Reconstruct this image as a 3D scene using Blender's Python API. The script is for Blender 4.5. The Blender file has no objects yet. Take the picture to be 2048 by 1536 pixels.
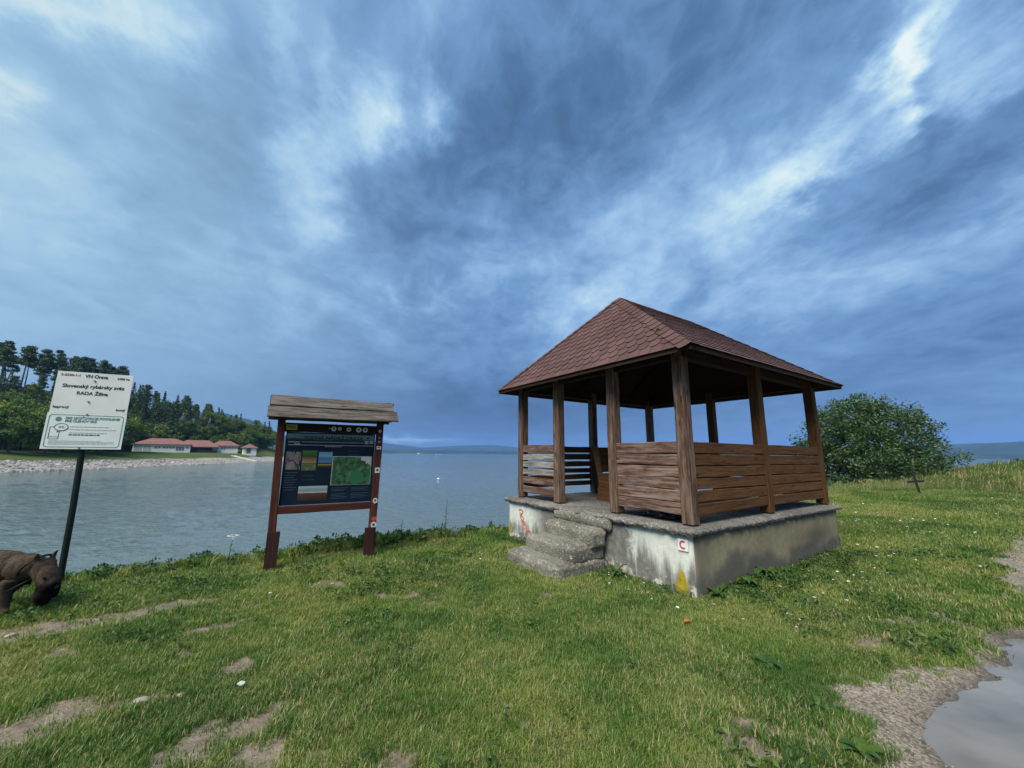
import bpy, bmesh, math, random
import numpy as np
from mathutils import Vector, Matrix
from mathutils import noise as mnoise

R = math.radians
sc = bpy.context.scene
COL = sc.collection

# ------------------------------------------------------------------ node helper
class G:
    def __init__(s, nt): s.nt = nt
    def n(s, t, ins=None, **kw):
        nd = s.nt.nodes.new('ShaderNode' + t)
        for k, v in kw.items(): setattr(nd, k, v)
        for k, v in (ins or {}).items(): s.put(nd.inputs[k], v)
        return nd
    def put(s, sk, v):
        if isinstance(v, bpy.types.NodeSocket): s.nt.links.new(v, sk)
        else:
            if isinstance(v, tuple) and len(v) == 3 and sk.type == 'RGBA': v = v + (1,)
            sk.default_value = v
    def m(s, op, a, b=None, c=None, clamp=False):
        nd = s.n('Math', operation=op, use_clamp=clamp)
        for i, v in enumerate((a, b, c)):
            if v is not None: s.put(nd.inputs[i], v)
        return nd.outputs[0]
    def vm(s, op, a, b=None, out=0):
        nd = s.n('VectorMath', operation=op)
        s.put(nd.inputs[0], a)
        if b is not None:
            s.put(nd.inputs['Scale'] if op == 'SCALE' else nd.inputs[1], b)
        return nd.outputs[out]
    def dot(s, a, b): return s.vm('DOT_PRODUCT', a, b, 1)
    def noise(s, vec, scale, detail=4, rough=.55, dist=0., color=False):
        nd = s.n('TexNoise', {'Vector': vec, 'Scale': scale, 'Detail': detail, 'Roughness': rough, 'Distortion': dist})
        return nd.outputs[1 if color else 0]
    def map(s, vec, scale=(1, 1, 1), loc=(0, 0, 0), rot=(0, 0, 0)):
        return s.n('Mapping', {'Vector': vec, 'Scale': scale, 'Location': loc, 'Rotation': rot}).outputs[0]
    def ramp(s, f, stops, interp='LINEAR'):
        nd = s.n('ValToRGB', {0: f}); cr = nd.color_ramp; cr.interpolation = interp
        while len(cr.elements) < len(stops): cr.elements.new(.5)
        for e, (p, c) in zip(cr.elements, stops):
            e.position = p; e.color = (c, c, c, 1) if not isinstance(c, tuple) else c + (1,)
        return nd.outputs[0]
    def sm(s, f, a, b):
        nd = s.n('MapRange', {0: f, 1: a, 2: b, 3: 0., 4: 1.}, interpolation_type='SMOOTHSTEP')
        return nd.outputs[0]
    def mix(s, f, a, b, blend='MIX'):
        nd = s.n('Mix', data_type='RGBA', blend_type=blend)
        s.put(nd.inputs[0], f); s.put(nd.inputs[6], a); s.put(nd.inputs[7], b)
        return nd.outputs[2]
    def xyz(s, v):
        nd = s.n('SeparateXYZ', {0: v}); return nd.outputs
    def comb(s, x, y, z):
        return s.n('CombineXYZ', {0: x, 1: y, 2: z}).outputs[0]

# ------------------------------------------------------------------ camera
EYE = 1.6
PITCH, ROLL = 0.1799, 0.0089
fw = Vector((0, math.cos(PITCH), math.sin(PITCH))); up0 = Vector((0, -math.sin(PITCH), math.cos(PITCH))); r0 = Vector((1, 0, 0))
rt = math.cos(ROLL) * r0 + math.sin(ROLL) * up0
up = -math.sin(ROLL) * r0 + math.cos(ROLL) * up0
cd = bpy.data.cameras.new('camera'); cd.sensor_width = 36; cd.lens = 769 / 2048 * 36
cd.clip_start = .05; cd.clip_end = 30000
cam = bpy.data.objects.new('camera', cd); COL.objects.link(cam)
mw = Matrix.Identity(4)
for i in range(3):
    mw[i][0] = rt[i]; mw[i][1] = up[i]; mw[i][2] = -fw[i]
mw[2][3] = EYE
cam.matrix_world = mw
sc.camera = cam

# ------------------------------------------------------------------ exposure
sc.view_settings.view_transform = 'Standard'; sc.view_settings.look = 'None'
sc.view_settings.gamma = 1; sc.view_settings.use_curve_mapping = False
EXPOSURE = 2.02
sc.view_settings.exposure = EXPOSURE

# ------------------------------------------------------------------ sky (world)
SUN_DIR = Vector((-.42, -.72, 1.1)).normalized()       # towards the veiled sun
sun_el = math.asin(SUN_DIR.z); sun_az = math.atan2(SUN_DIR.x, SUN_DIR.y)
wd = bpy.data.worlds.new('World'); sc.world = wd; wd.use_nodes = True
nt = wd.node_tree; nt.nodes.clear(); g = G(nt)
tc = g.n('TexCoord').outputs['Generated']
d0 = g.vm('NORMALIZE', tc)
sx, sy, sz = g.xyz(d0)
zz = g.m('ADD', g.m('ABSOLUTE', sz), .24)
ca, sa = math.cos(R(9)), math.sin(R(9))
pu = g.m('DIVIDE', g.m('MULTIPLY_ADD', sx, ca, g.m('MULTIPLY', sy, sa)), zz)
pv = g.m('DIVIDE', g.m('MULTIPLY_ADD', sy, ca, g.m('MULTIPLY', sx, -sa)), zz)
P = g.comb(pu, g.m('MULTIPLY', pv, .80), 0.)
wn = g.noise(P, 1.7, 6, .6, 0, True)
wn2 = g.noise(P, 7.5, 6, .64, 0, True)
off = g.vm('SCALE', g.vm('SUBTRACT', wn, (.5, .5, .5)), .26)
off2 = g.vm('SCALE', g.vm('SUBTRACT', wn2, (.5, .5, .5)), .15)
lowf = g.m('MINIMUM', g.m('MULTIPLY_ADD', g.m('MAXIMUM', sz, 0.), 2.6, .10), 1.)
dd = g.vm('ADD', d0, g.vm('SCALE', g.vm('ADD', off, off2), lowf))
# cloud masses: (first axis, second axis, brightness)
CLOUDS = [
(9.18,10.6,2.01,0.271,35.5,-25.1,0.5),(12.7,25.2,-8.13,-14.8,3.34,-14.7,0.25),(30.7,39.8,7.51,0.494,49.9,-47.4,0.3),
(10.8,13.9,2.63,0.0716,5.31,-7.34,0.2),(3.93,4.84,0.92,0.0523,2.59,-5.82,0.1),(44.7,14.1,15.2,3.4,15.6,-9.6,0.22),
(58.1,18.4,14.3,3.2,18.5,-14.2,0.22),(16.6,9.19,1.82,0.176,15.8,-17.4,0.3),(23.2,16.3,-5.37,-5.04,10.4,-12.6,0.42),
(34.3,7.59,1.69,0.212,21.2,-20.4,0.34),(16.4,5.62,5.66,3.32,9.46,-10.5,0.3),(6.63,-9.34,4.47,27.4,2.05,-30,0.34),
(6.25,-6.68,3.32,10.3,3.13,-14.1,0.16),(6.4,-19.3,8.99,36,-17.4,-22.2,0.55),(13.2,-27.4,8.69,33.2,-5.45,-34.2,0.24),
(8.73,-18.2,3.75,29.4,1.74,-37.3,0.15),(2.74,-1.7,1.02,3.38,2.81,-6.7,0.15),(4.74,-5.33,1.03,10.4,2.38,-25,0.1),
(9.78,-3.54,5.21,14.3,6.07,-23.6,0.12),(2.83,-1.83,0.746,2.67,6.2,-6.15,-0.17),(4.09,-0.197,0.004,0.05,4.78,-5.48,-0.15),
(9.88,7.99,1.55,0.086,7.84,-8.66,-0.2),(7.27,2.26,0.479,0.0611,4.61,-6.52,-0.18),(8.71,0.029,0.086,0.058,7.34,-5.54,-0.05),
(2.2,0.204,0.0584,0.134,1.61,-16.1,-0.30),(4.5,0.167,0.88,2.36,4.26,-12.2,-0.13),(32.4,-9.57,-28.9,-14.4,30.9,-12.1,-0.35),
(6.22,-8.67,2.94,8.63,1.62,-12,-0.22),(5.14,-8.12,1.6,8,0.597,-13.7,-0.13),(4.95,-6.23,-0.016,3.74,1.32,-16.9,-0.1),
(11.5,3.27,0.7,1.44,5.76,-163,0.5)]
fade = g.m('MINIMUM', g.m('MULTIPLY_ADD', g.m('ABSOLUTE', sz), 2.2, .22), 1.)
n_big = g.m('SUBTRACT', g.noise(P, 2.7, 4, .5, .9), .5); n_mid = g.m('SUBTRACT', g.noise(g.vm('ADD', P, g.vm('SCALE', wn, .12)), 9.5, 7, .62, .35), .5)
V = g.m('ADD', .475, g.m('MULTIPLY', fade, g.m('MULTIPLY_ADD', n_big, .58, g.m('MULTIPLY', n_mid, .50))))
# heavier grey-blue base of the cloud deck low over the lake
V = g.m('MULTIPLY_ADD', g.m('EXPONENT', g.m('MULTIPLY', g.m('POWER', g.m('DIVIDE', g.m('SUBTRACT', sz, .16), .13), 2.), -1.)), -.10, V)
for c in CLOUDS:
    a = g.dot(dd, c[0:3]); b = g.dot(dd, c[3:6])
    q = g.m('MULTIPLY_ADD', b, b, g.m('MULTIPLY', a, a))
    V = g.m('MULTIPLY_ADD', g.m('EXPONENT', g.m('MULTIPLY', q, -.5)), c[6], V)
cloud = g.ramp(V, [(0., (.05, .105, .215)), (.2, (.095, .20, .395)), (.42, (.19, .365, .64)), (.62, (.36, .58, .85)), (.84, (.62, .85, .95)), (1., (.9, 1., 1.))])
# paler, greener cloud towards the left (west) where the veil is thinner
left = g.sm(sx, -.05, -.85)
cloud = g.mix(g.m('MULTIPLY', left, .55), cloud, (.40, .62, .76))
sky = g.n('TexSky', sky_type='NISHITA', sun_disc=False, sun_elevation=sun_el, sun_rotation=sun_az)
sky.altitude = 600
clear = g.vm('SCALE', sky.outputs[0], .10)
col = g.mix(.94, clear, cloud)
SKY_STRENGTH = .1
bgc = g.vm('SCALE', col, 1. / SKY_STRENGTH / 2 ** EXPOSURE)
bg = g.n('Background', {0: bgc, 1: SKY_STRENGTH})
ow = g.n('OutputWorld'); nt.links.new(bg.outputs[0], ow.inputs[0])
wd.cycles.sampling_method = 'MANUAL'; wd.cycles.sample_map_resolution = 512

# ------------------------------------------------------------------ sun behind thick cloud
sl = bpy.data.lights.new('sun', 'SUN'); sl.energy = 1.45; sl.angle = R(35); sl.color = (1, .91, .76)
so = bpy.data.objects.new('sun', sl); COL.objects.link(so)
so.rotation_euler = SUN_DIR.to_track_quat('Z', 'Y').to_euler(); so.location = (-20, -10, 40)
sc.cycles.max_bounces = 6; sc.cycles.diffuse_bounces = 3; sc.cycles.glossy_bounces = 3
sc.cycles.transmission_bounces = 3; sc.cycles.transparent_max_bounces = 8; sc.cycles.volume_bounces = 0
sc.cycles.caustics_reflective = False; sc.cycles.caustics_refractive = False
sc.cycles.use_denoising = True
try: sc.cycles.denoiser = 'OPENIMAGEDENOISE'
except Exception: pass

# ------------------------------------------------------------------ object helpers
def tag(o, label=None, cat=None, group=None, kind=None):
    if label: o['label'] = label
    if cat: o['category'] = cat
    if group: o['group'] = group
    if kind: o['kind'] = kind
    return o
def put(o, parent=None, loc=None, rot=None, mtx=None):
    COL.objects.link(o)
    if parent is not None: o.parent = parent
    if mtx is not None: o.matrix_basis = mtx
    if loc is not None: o.location = loc
    if rot is not None: o.rotation_euler = rot
    return o
def meshdata(name, v, f, mats=None, smooth=False, mi=None):
    me = bpy.data.meshes.new(name); me.from_pydata([tuple(p) for p in v], [], f)
    if mats is not None:
        for m_ in (mats if isinstance(mats, (list, tuple)) else [mats]): me.materials.append(m_)
    if mi is not None: me.polygons.foreach_set('material_index', mi)
    if smooth: me.polygons.foreach_set('use_smooth', [True] * len(me.polygons))
    me.update(); return me
def fastmesh(name, v, f, mats=None, smooth=False):
    """v (N,3) array, f (M,k) array of equal-sided faces"""
    me = bpy.data.meshes.new(name); v = np.asarray(v, np.float32); f = np.asarray(f, np.int32)
    k = f.shape[1]
    me.vertices.add(len(v)); me.vertices.foreach_set('co', v.ravel())
    me.loops.add(f.size); me.loops.foreach_set('vertex_index', f.ravel())
    me.polygons.add(len(f)); me.polygons.foreach_set('loop_start', np.arange(0, f.size, k, dtype=np.int32))
    me.update(calc_edges=True)
    if smooth: me.polygons.foreach_set('use_smooth', np.ones(len(f), bool))
    if mats is not None:
        for m_ in (mats if isinstance(mats, (list, tuple)) else [mats]): me.materials.append(m_)
    return me
def obj(name, v, f, mat=None, parent=None, loc=None, rot=None, smooth=False, mtx=None, mi=None):
    return put(bpy.data.objects.new(name, meshdata(name, v, f, mat, smooth, mi)), parent, loc, rot, mtx)
def empty(name, loc=(0, 0, 0), rot=(0, 0, 0), parent=None):
    o = bpy.data.objects.new(name, None); o.empty_display_size = .2
    return put(o, parent, loc, rot)

class MB:
    """collects simple solids into one mesh"""
    def __init__(s): s.v = []; s.f = []
    def add(s, v, f):
        b = len(s.v); s.v += [tuple(p) for p in v]; s.f += [[i + b for i in q] for q in f]; return s
    def box(s, x0, x1, y0, y1, z0, z1):
        v = [(x, y, z) for z in (z0, z1) for y in (y0, y1) for x in (x0, x1)]
        return s.add(v, [[0, 2, 3, 1], [4, 5, 7, 6], [0, 1, 5, 4], [2, 6, 7, 3], [0, 4, 6, 2], [1, 3, 7, 5]])
    def tube(s, pts, rad, seg=8, cap=True):
        pts = [Vector(p) for p in pts]; v = []; f = []
        for i, p in enumerate(pts):
            t = (pts[min(i + 1, len(pts) - 1)] - pts[max(i - 1, 0)]).normalized()
            a = Vector((0, 0, 1)) if abs(t.z) < .9 else Vector((1, 0, 0))
            x = t.cross(a).normalized(); y = t.cross(x).normalized()
            r = rad[i] if isinstance(rad, (list, tuple)) else rad
            v += [p + (x * math.cos(2 * math.pi * k / seg) + y * math.sin(2 * math.pi * k / seg)) * r for k in range(seg)]
        for i in range(len(pts) - 1):
            for k in range(seg):
                f.append([i * seg + k, i * seg + (k + 1) % seg, (i + 1) * seg + (k + 1) % seg, (i + 1) * seg + k])
        if cap:
            f.append(list(range(seg))); f.append([(len(pts) - 1) * seg + k for k in range(seg)][::-1])
        return s.add(v, f)
    def prism(s, poly, n0, n1, ax='y'):
        """polygon in the plane across ax, from n0 to n1"""
        def q(a, b, c): return {'y': (a, c, b), 'x': (c, a, b), 'z': (a, b, c)}[ax]
        k = len(poly); v = [q(a, b, n0) for a, b in poly] + [q(a, b, n1) for a, b in poly]
        f = [list(range(k)), list(range(2 * k - 1, k - 1, -1))] + [[i, i + k, (i + 1) % k + k, (i + 1) % k] for i in range(k)]
        return s.add(v, f)
    def build(s, name, mat=None, parent=None, smooth=False, **kw):
        o = obj(name, s.v, s.f, mat, parent, smooth=smooth, **kw)
        bm = bmesh.new(); bm.from_mesh(o.data); bmesh.ops.recalc_face_normals(bm, faces=bm.faces); bm.to_mesh(o.data); bm.free()
        return o

def plank(L, h, t, bev=.006, seg=10, warp=0., rough=.0015, seed=0):
    """a sawn board: length along x from 0 to L, h in z, t in y, both centred; soft arrises, slightly uneven"""
    hy, hz = t / 2, h / 2
    prof = [(-hy + bev, -hz), (hy - bev, -hz), (hy, -hz + bev), (hy, hz - bev), (hy - bev, hz), (-hy + bev, hz), (-hy, hz - bev), (-hy, -hz + bev)]
    v = []; f = []; rnd = random.Random(seed); s0 = seed * 7.31; wy, wz = rnd.uniform(-1, 1) * warp, rnd.uniform(-1, 1) * warp
    for i in range(seg + 1):
        x = L * i / seg; u = 2 * i / seg - 1
        for k, (y, z) in enumerate(prof):
            n1 = mnoise.noise((x * 3 + s0, k * 1.7, 1.)) * rough * 2.2; n2 = mnoise.noise((x * 3 + s0, k * 1.7, 9.)) * rough * 2.2
            v.append((x, y + n1 + wy * (1 - u * u), z + n2 + wz * (1 - u * u)))
    for i in range(seg):
        for k in range(8): f.append([i * 8 + k, i * 8 + (k + 1) % 8, (i + 1) * 8 + (k + 1) % 8, (i + 1) * 8 + k])
    f.append(list(range(8))[::-1]); f.append([seg * 8 + k for k in range(8)])
    f = [q[::-1] for q in f]
    return v, f
def beam(name, p, q, h, t, mat, parent, upv=(0, 0, 1), **kw):
    """board from p to q, its height side along upv"""
    p, q = Vector(p), Vector(q); x = (q - p); L = x.length; x.normalize()
    z = Vector(upv); z = (z - x * z.dot(x)).normalized(); y = z.cross(x)
    v, f = plank(L, h, t, **kw)
    m_ = Matrix(((x.x, y.x, z.x, p.x), (x.y, y.y, z.y, p.y), (x.z, y.z, z.z, p.z), (0, 0, 0, 1)))
    return obj(name, v, f, mat, parent, mtx=m_)
def fbm(x, y, z=0., o=4):
    return mnoise.fractal((x, y, z), .9, 2.1, o)
def rough_block(x0, x1, y0, y1, z0, z1, res, amp, seed, rnd=.03):
    """weathered block with worn edges"""
    v = {}; vs = []; f = []
    nx, ny, nz = [max(1, int(round((b - a) / res))) for a, b in ((x0, x1), (y0, y1), (z0, z1))]
    c = Vector(((x0 + x1) / 2, (y0 + y1) / 2, (z0 + z1) / 2)); hs = Vector(((x1 - x0) / 2, (y1 - y0) / 2, (z1 - z0) / 2))
    def vid(i, j, k):
        if (i, j, k) in v: return v[(i, j, k)]
        p = Vector((x0 + (x1 - x0) * i / nx, y0 + (y1 - y0) * j / ny, z0 + (z1 - z0) * k / nz)); d = p - c
        e = [max(0., 1 - (hs[a] - abs(d[a])) / .06) for a in range(3)]
        es = sorted(e); w = es[1] * es[2]
        for a in range(3):
            if e[a] > 0: p[a] -= math.copysign(rnd * w * e[a] * (.6 + 1.4 * abs(fbm(p.x * 7 + seed, p.y * 7, p.z * 7))), d[a])
        n_ = Vector((fbm(p.x * 9 + seed, p.y * 9, p.z * 9), fbm(p.x * 9, p.y * 9 + seed + 40, p.z * 9), fbm(p.x * 9, p.y * 9, p.z * 9 + seed + 80)))
        v[(i, j, k)] = len(vs); vs.append(p + n_ * amp); return v[(i, j, k)]
    for i in range(nx):
        for j in range(ny):
            for k, fl in ((0, 1), (nz, 0)):
                q = [vid(i, j, k), vid(i + 1, j, k), vid(i + 1, j + 1, k), vid(i, j + 1, k)]; f.append(q[::-1] if fl else q)
    for i in range(nx):
        for k in range(nz):
            for j, fl in ((0, 0), (ny, 1)):
                q = [vid(i, j, k), vid(i + 1, j, k), vid(i + 1, j, k + 1), vid(i, j, k + 1)]; f.append(q[::-1] if fl else q)
    for j in range(ny):
        for k in range(nz):
            for i, fl in ((0, 1), (nx, 0)):
                q = [vid(i, j, k), vid(i, j + 1, k), vid(i, j + 1, k + 1), vid(i, j, k + 1)]; f.append(q[::-1] if fl else q)
    return vs, f

# ------------------------------------------------------------------ materials
def mat(name, color=(.5, .5, .5), rough=.8, spec=.3, metal=0.):
    m_ = bpy.data.materials.new(name); m_.use_nodes = True; nt_ = m_.node_tree
    b = nt_.nodes['Principled BSDF']; b.inputs['Base Color'].default_value = color + (1,)
    b.inputs['Roughness'].default_value = rough; b.inputs['Specular IOR Level'].default_value = spec; b.inputs['Metallic'].default_value = metal
    return m_, G(nt_), b
def bump(g_, b, h, strength=.5, dist=.01):
    bn = g_.n('Bump', {'Strength': strength, 'Distance': dist, 'Height': h}); g_.nt.links.new(bn.outputs[0], b.inputs['Normal'])
def setc(g_, b, c, key='Base Color'): g_.nt.links.new(c, b.inputs[key])

def wood(name, c_dark, c_mid, c_light, worn=.4, c_worn=(.33, .31, .29), rough=.85, vary=.25):
    m_, q, b = mat(name, rough=rough, spec=.2)
    oc = q.n('TexCoord').outputs['Object']; rn = q.n('ObjectInfo').outputs['Random']
    v = q.vm('ADD', oc, q.comb(q.m('MULTIPLY', rn, 37.), q.m('MULTIPLY', rn, 11.), q.m('MULTIPLY', rn, 23.)))
    warp_ = q.vm('SCALE', q.vm('SUBTRACT', q.noise(q.map(v, (3, 5, 5)), 1., 2, .5, 0, True), (.5, .5, .5)), .05)
    v2 = q.vm('ADD', v, warp_)
    grain = q.noise(q.map(v2, (1.2, 42, 42)), 1., 4, .6)
    fine = q.noise(q.map(v2, (7, 150, 150)), 1., 4, .65)
    blot = q.noise(q.map(v2, (2.6, 15, 15)), 1., 6, .68)
    vo = q.n('TexVoronoi', {'Vector': q.map(v, (2.1, 7., 7.)), 'Scale': 1.}); knot = q.sm(vo.outputs['Distance'], .16, .05)
    f = q.m('MULTIPLY_ADD', fine, .35, q.m('MULTIPLY', grain, .75))
    c = q.ramp(f, [(.36, c_dark), (.53, c_mid), (.7, c_light)])
    c = q.mix(q.m('MULTIPLY', q.sm(q.m('ADD', q.m('MULTIPLY', blot, .8), q.m('MULTIPLY', grain, .35)), .48, .72), worn), c, c_worn)
    c = q.mix(q.m('MULTIPLY', knot, .7), c, tuple(x * .35 for x in c_dark))
    vr = q.m('MULTIPLY_ADD', rn, vary, 1 - vary / 2)
    c = q.vm('SCALE', c, vr)
    setc(q, b, c); bump(q, b, q.m('SUBTRACT', f, q.m('MULTIPLY', knot, .3)), .8, .008)
    return m_

W_FRONT = wood('weathered_red_brown_wood', (.036, .018, .012), (.105, .052, .036), (.19, .125, .098), .5, (.29, .245, .22))
W_GREY = wood('silver_grey_wood', (.05, .047, .045), (.15, .145, .14), (.27, .265, .26), .6, (.36, .36, .355))
W_SIDE = wood('brown_stained_wood', (.042, .018, .006), (.098, .043, .015), (.145, .07, .028), .15, (.18, .10, .055))
W_POST = wood('weathered_post_wood', (.034, .017, .011), (.085, .045, .03), (.155, .10, .075), .55, (.23, .185, .155))
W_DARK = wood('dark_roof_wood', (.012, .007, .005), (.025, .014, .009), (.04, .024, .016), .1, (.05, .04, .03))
W_RED = wood('mahogany_stained_wood', (.026, .0075, .005), (.055, .0145, .009), (.085, .028, .018), .12, (.11, .06, .047), rough=.7)
W_RDARK = wood('dark_mahogany_wood', (.014, .006, .005), (.03, .011, .0085), (.05, .021, .017), .1, (.1, .07, .06), rough=.75)
W_ROOFB = wood('old_roof_board_wood', (.026, .02, .017), (.072, .06, .051), (.135, .12, .105), .5, (.22, .205, .19))

def plain(name, c, rough=.6, spec=.3, var=.25, scale=6., metal=0., bmp=.0):
    m_, q, b = mat(name, c, rough, spec, metal)
    oc = q.n('TexCoord').outputs['Object']
    nz = q.noise(oc, scale, 5, .6)
    setc(q, b, q.ramp(nz, [(.3, tuple(x * (1 - var) for x in c)), (.7, tuple(min(1, x * (1 + var)) for x in c))]))
    if bmp: bump(q, b, nz, bmp, .01)
    return m_
M_PINKMARK = plain('pink_spray', (.55, .16, .14), .7)
M_WHITE = plain('white_print', (.72, .73, .72), .55, var=.06)
M_INK = plain('black_ink', (.02, .022, .025), .6, var=.1)
M_GREENINK = plain('green_ink', (.10, .20, .20), .6, var=.1)
M_GREYINK = plain('grey_ink', (.28, .33, .36), .6, var=.1)
M_REDINK = plain('red_letter', (.45, .08, .10), .6, var=.2)
M_BLACKP = plain('black_plastic', (.012, .012, .014), .22, .6, var=.2)
M_IRON = plain('rusted_iron', (.045, .03, .022), .8, .3, var=.4, scale=40)
M_STEEL = plain('dull_steel', (.25, .25, .25), .45, .5, metal=.6)

# ================================================================== THE SETTING
def lat(ix, iy, s):
    h = np.sin(ix * 127.1 + iy * 311.7 + s * 74.7) * 43758.5453
    return h - np.floor(h)
def vn(x, y, s=0):
    ix, iy = np.floor(x), np.floor(y); fx, fy = x - ix, y - iy
    fx = fx * fx * (3 - 2 * fx); fy = fy * fy * (3 - 2 * fy)
    a, b, c, d = lat(ix, iy, s), lat(ix + 1, iy, s), lat(ix, iy + 1, s), lat(ix + 1, iy + 1, s)
    return (a + (b - a) * fx) * (1 - fy) + (c + (d - c) * fx) * fy
def fb(x, y, s=0, o=4):
    r = 0; a = .5; t = 0
    for i in range(o):
        r = r + a * vn(x, y, s + i * 13); t += a; x, y, a = x * 2.03 + 3.1, y * 2.03 + 1.7, a * .5
    return r / t                                        # 0..1
def smooth(a, b, x):
    t = np.clip((x - a) / (b - a), 0, 1); return t * t * (3 - 2 * t)
def side_dist(x, y, poly):
    """signed distance to a polyline, positive on its left side"""
    best = np.full(np.shape(x), 1e9); sg = np.ones(np.shape(x))
    for (ax, ay), (bx, by) in zip(poly[:-1], poly[1:]):
        ex, ey = bx - ax, by - ay; L2 = ex * ex + ey * ey
        t = np.clip(((x - ax) * ex + (y - ay) * ey) / L2, 0, 1)
        dx, dy = x - ax - t * ex, y - ay - t * ey; d = dx * dx + dy * dy
        k = d < best; best = np.where(k, d, best); sg = np.where(k, np.where(ex * (y - ay) - ey * (x - ax) > 0, 1., -1.), sg)
    return np.sqrt(best) * sg
def in_poly(x, y, poly):
    r = np.zeros(np.shape(x), bool); j = len(poly) - 1
    for i in range(len(poly)):
        xi, yi = poly[i]; xj, yj = poly[j]
        r ^= ((yi > y) != (yj > y)) & (x < (xj - xi) * (y - yi) / (yj - yi + 1e-12) + xi); j = i
    return r
WATER_Z = -2.5
EDGE = [(-80, -25), (-30, -5), (-12, 2.0), (-7.6, 4.05), (-5.5, 5.15), (-3.2, 6.75), (-1.6, 7.75), (0.0, 8.5), (3, 10.8), (7, 12.7), (11, 13.9), (15, 14.6), (20, 14.6), (34, 13.5), (60, 18), (120, 30)]
GRAVEL = [(9.5, 5.9), (7.98, 5.05), (5.48, 4.46), (4.42, 3.97), (3.68, 3.56), (3.24, 3.41), (2.62, 3.09), (2.4, 3.15), (2.24, 3.07), (2.19, 2.9), (2.16, 2.74), (2.07, 2.58), (1.9, 2.44), (1.66, 2.3), (1.21, 1.91), (.57, 1.04), (-.6, -1), (-3, -6), (-9, -20), (8, -20), (9, -6), (11, 1), (16, 6.), (34, 10), (34, 12.), (20, 11.6), (13.4, 9.9), (12.3, 9.3), (9.76, 7.75), (7.51, 6.3), (6.31, 5.4), (5.95, 4.95), (7.06, 5.0)]
PUDDLE = [(6.49, 4.25), (5.25, 4.09), (4.66, 3.97), (4.01, 3.52), (3.57, 3.26), (3.09, 2.97), (2.76, 2.76), (2.57, 2.63), (2.47, 2.47), (2.25, 2.34), (1.77, 1.91), (1.3, 1.05), (2.2, .2), (4.0, .3), (5.6, 1.6), (7.2, 3.2)]
DIRT = [(-4.41,3.67,.3,.2,.3),(-4.14,3.85,.36,.17,.4),(-3.83,4.1,.38,.13,.41),(-3.44,4.45,.35,.12,.56),(-2.26,5.12,.29,.2,.03),(-2.07,3.27,.15,.13,1.74),(-2.86,2.56,.22,.2,1.0),(-2.79,2.74,.22,.12,.2),(-2.47,2.84,.2,.06,.2),(-2.24,2.91,.08,.05,.01),(-1.58,2.59,.17,.1,.58),(-1.49,2.75,.09,.1,.01),(-1.33,2.39,.17,.14,.01),(-1.0,2.43,.08,.07,.01),(-.58,2.36,.1,.08,.01),(1.33,2.49,.17,.1,-.7),(1.42,2.7,.12,.08,.01),(1.62,2.57,.15,.07,-.77),(5.09,4.92,.24,.1,.02),(5.66,4.85,.3,.15,.02),(3.9,4.2,.31,.1,.02),(.02,7.55,.25,.14,.04),(-2.75,3.9,.3,.08,.7),(-.75,3.55,.12,.06,.3),(3.2,3.75,.35,.1,.35),(-5.1,3.1,.5,.25,.4)]
# gazebo frame (origin: outer foot of the corner post nearest the camera, x along the stair front, y along the long side)
GZ_O = Vector((2.1821, 4.8263, 0)); GZ_R = math.atan2(-math.sin(2.1539), -math.cos(2.1539))
GL, GW, GP = 3.577, 4.082, .757
def gz_local(x, y):
    c, s = math.cos(GZ_R), math.sin(GZ_R); dx, dy = x - GZ_O.x, y - GZ_O.y
    return dx * c + dy * s, -dx * s + dy * c
def gz_world(lx, ly, z=0.):
    c, s = math.cos(GZ_R), math.sin(GZ_R)
    return Vector((GZ_O.x + lx * c - ly * s, GZ_O.y + lx * s + ly * c, z))

def poly_sd(x, y, poly):
    """signed distance to a closed outline, positive inside"""
    d = np.full(np.shape(x), 1e9)
    for (ax, ay), (bx, by) in zip(poly, poly[1:] + poly[:1]):
        ex, ey = bx - ax, by - ay; t = np.clip(((x - ax) * ex + (y - ay) * ey) / (ex * ex + ey * ey), 0, 1)
        d = np.minimum(d, np.hypot(x - ax - t * ex, y - ay - t * ey))
    return np.where(in_poly(x, y, poly), d, -d)
def soil_masks(x, y):
    n_a = fb(x * 1.7, y * 1.7, 5) - .5; n_b = fb(x * 7, y * 7, 9, 3) - .5
    gr = smooth(-.22, .24, poly_sd(x, y, GRAVEL) + n_a * .45 + n_b * .30)
    pu = smooth(-.30, .30, poly_sd(x, y, PUDDLE) + n_a * .18 + n_b * .10)
    di = np.zeros(np.shape(x)); ux, uy = x + (fb(x * 5, y * 5, 25) - .5) * .22, y + (fb(x * 5, y * 5, 29) - .5) * .22
    for cx, cy, rx, ry, a in DIRT:
        c, s = math.cos(a), math.sin(a); dx, dy = ux - cx, uy - cy
        e = ((dx * c + dy * s) / rx) ** 2 + ((-dx * s + dy * c) / ry) ** 2
        di = np.maximum(di, 1 - smooth(.25, 1.7, e))
    di = np.maximum(di, .75 * smooth(.70, .78, fb(x * 2.3 + 7, y * 2.3, 51)))
    return di, gr, pu
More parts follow.
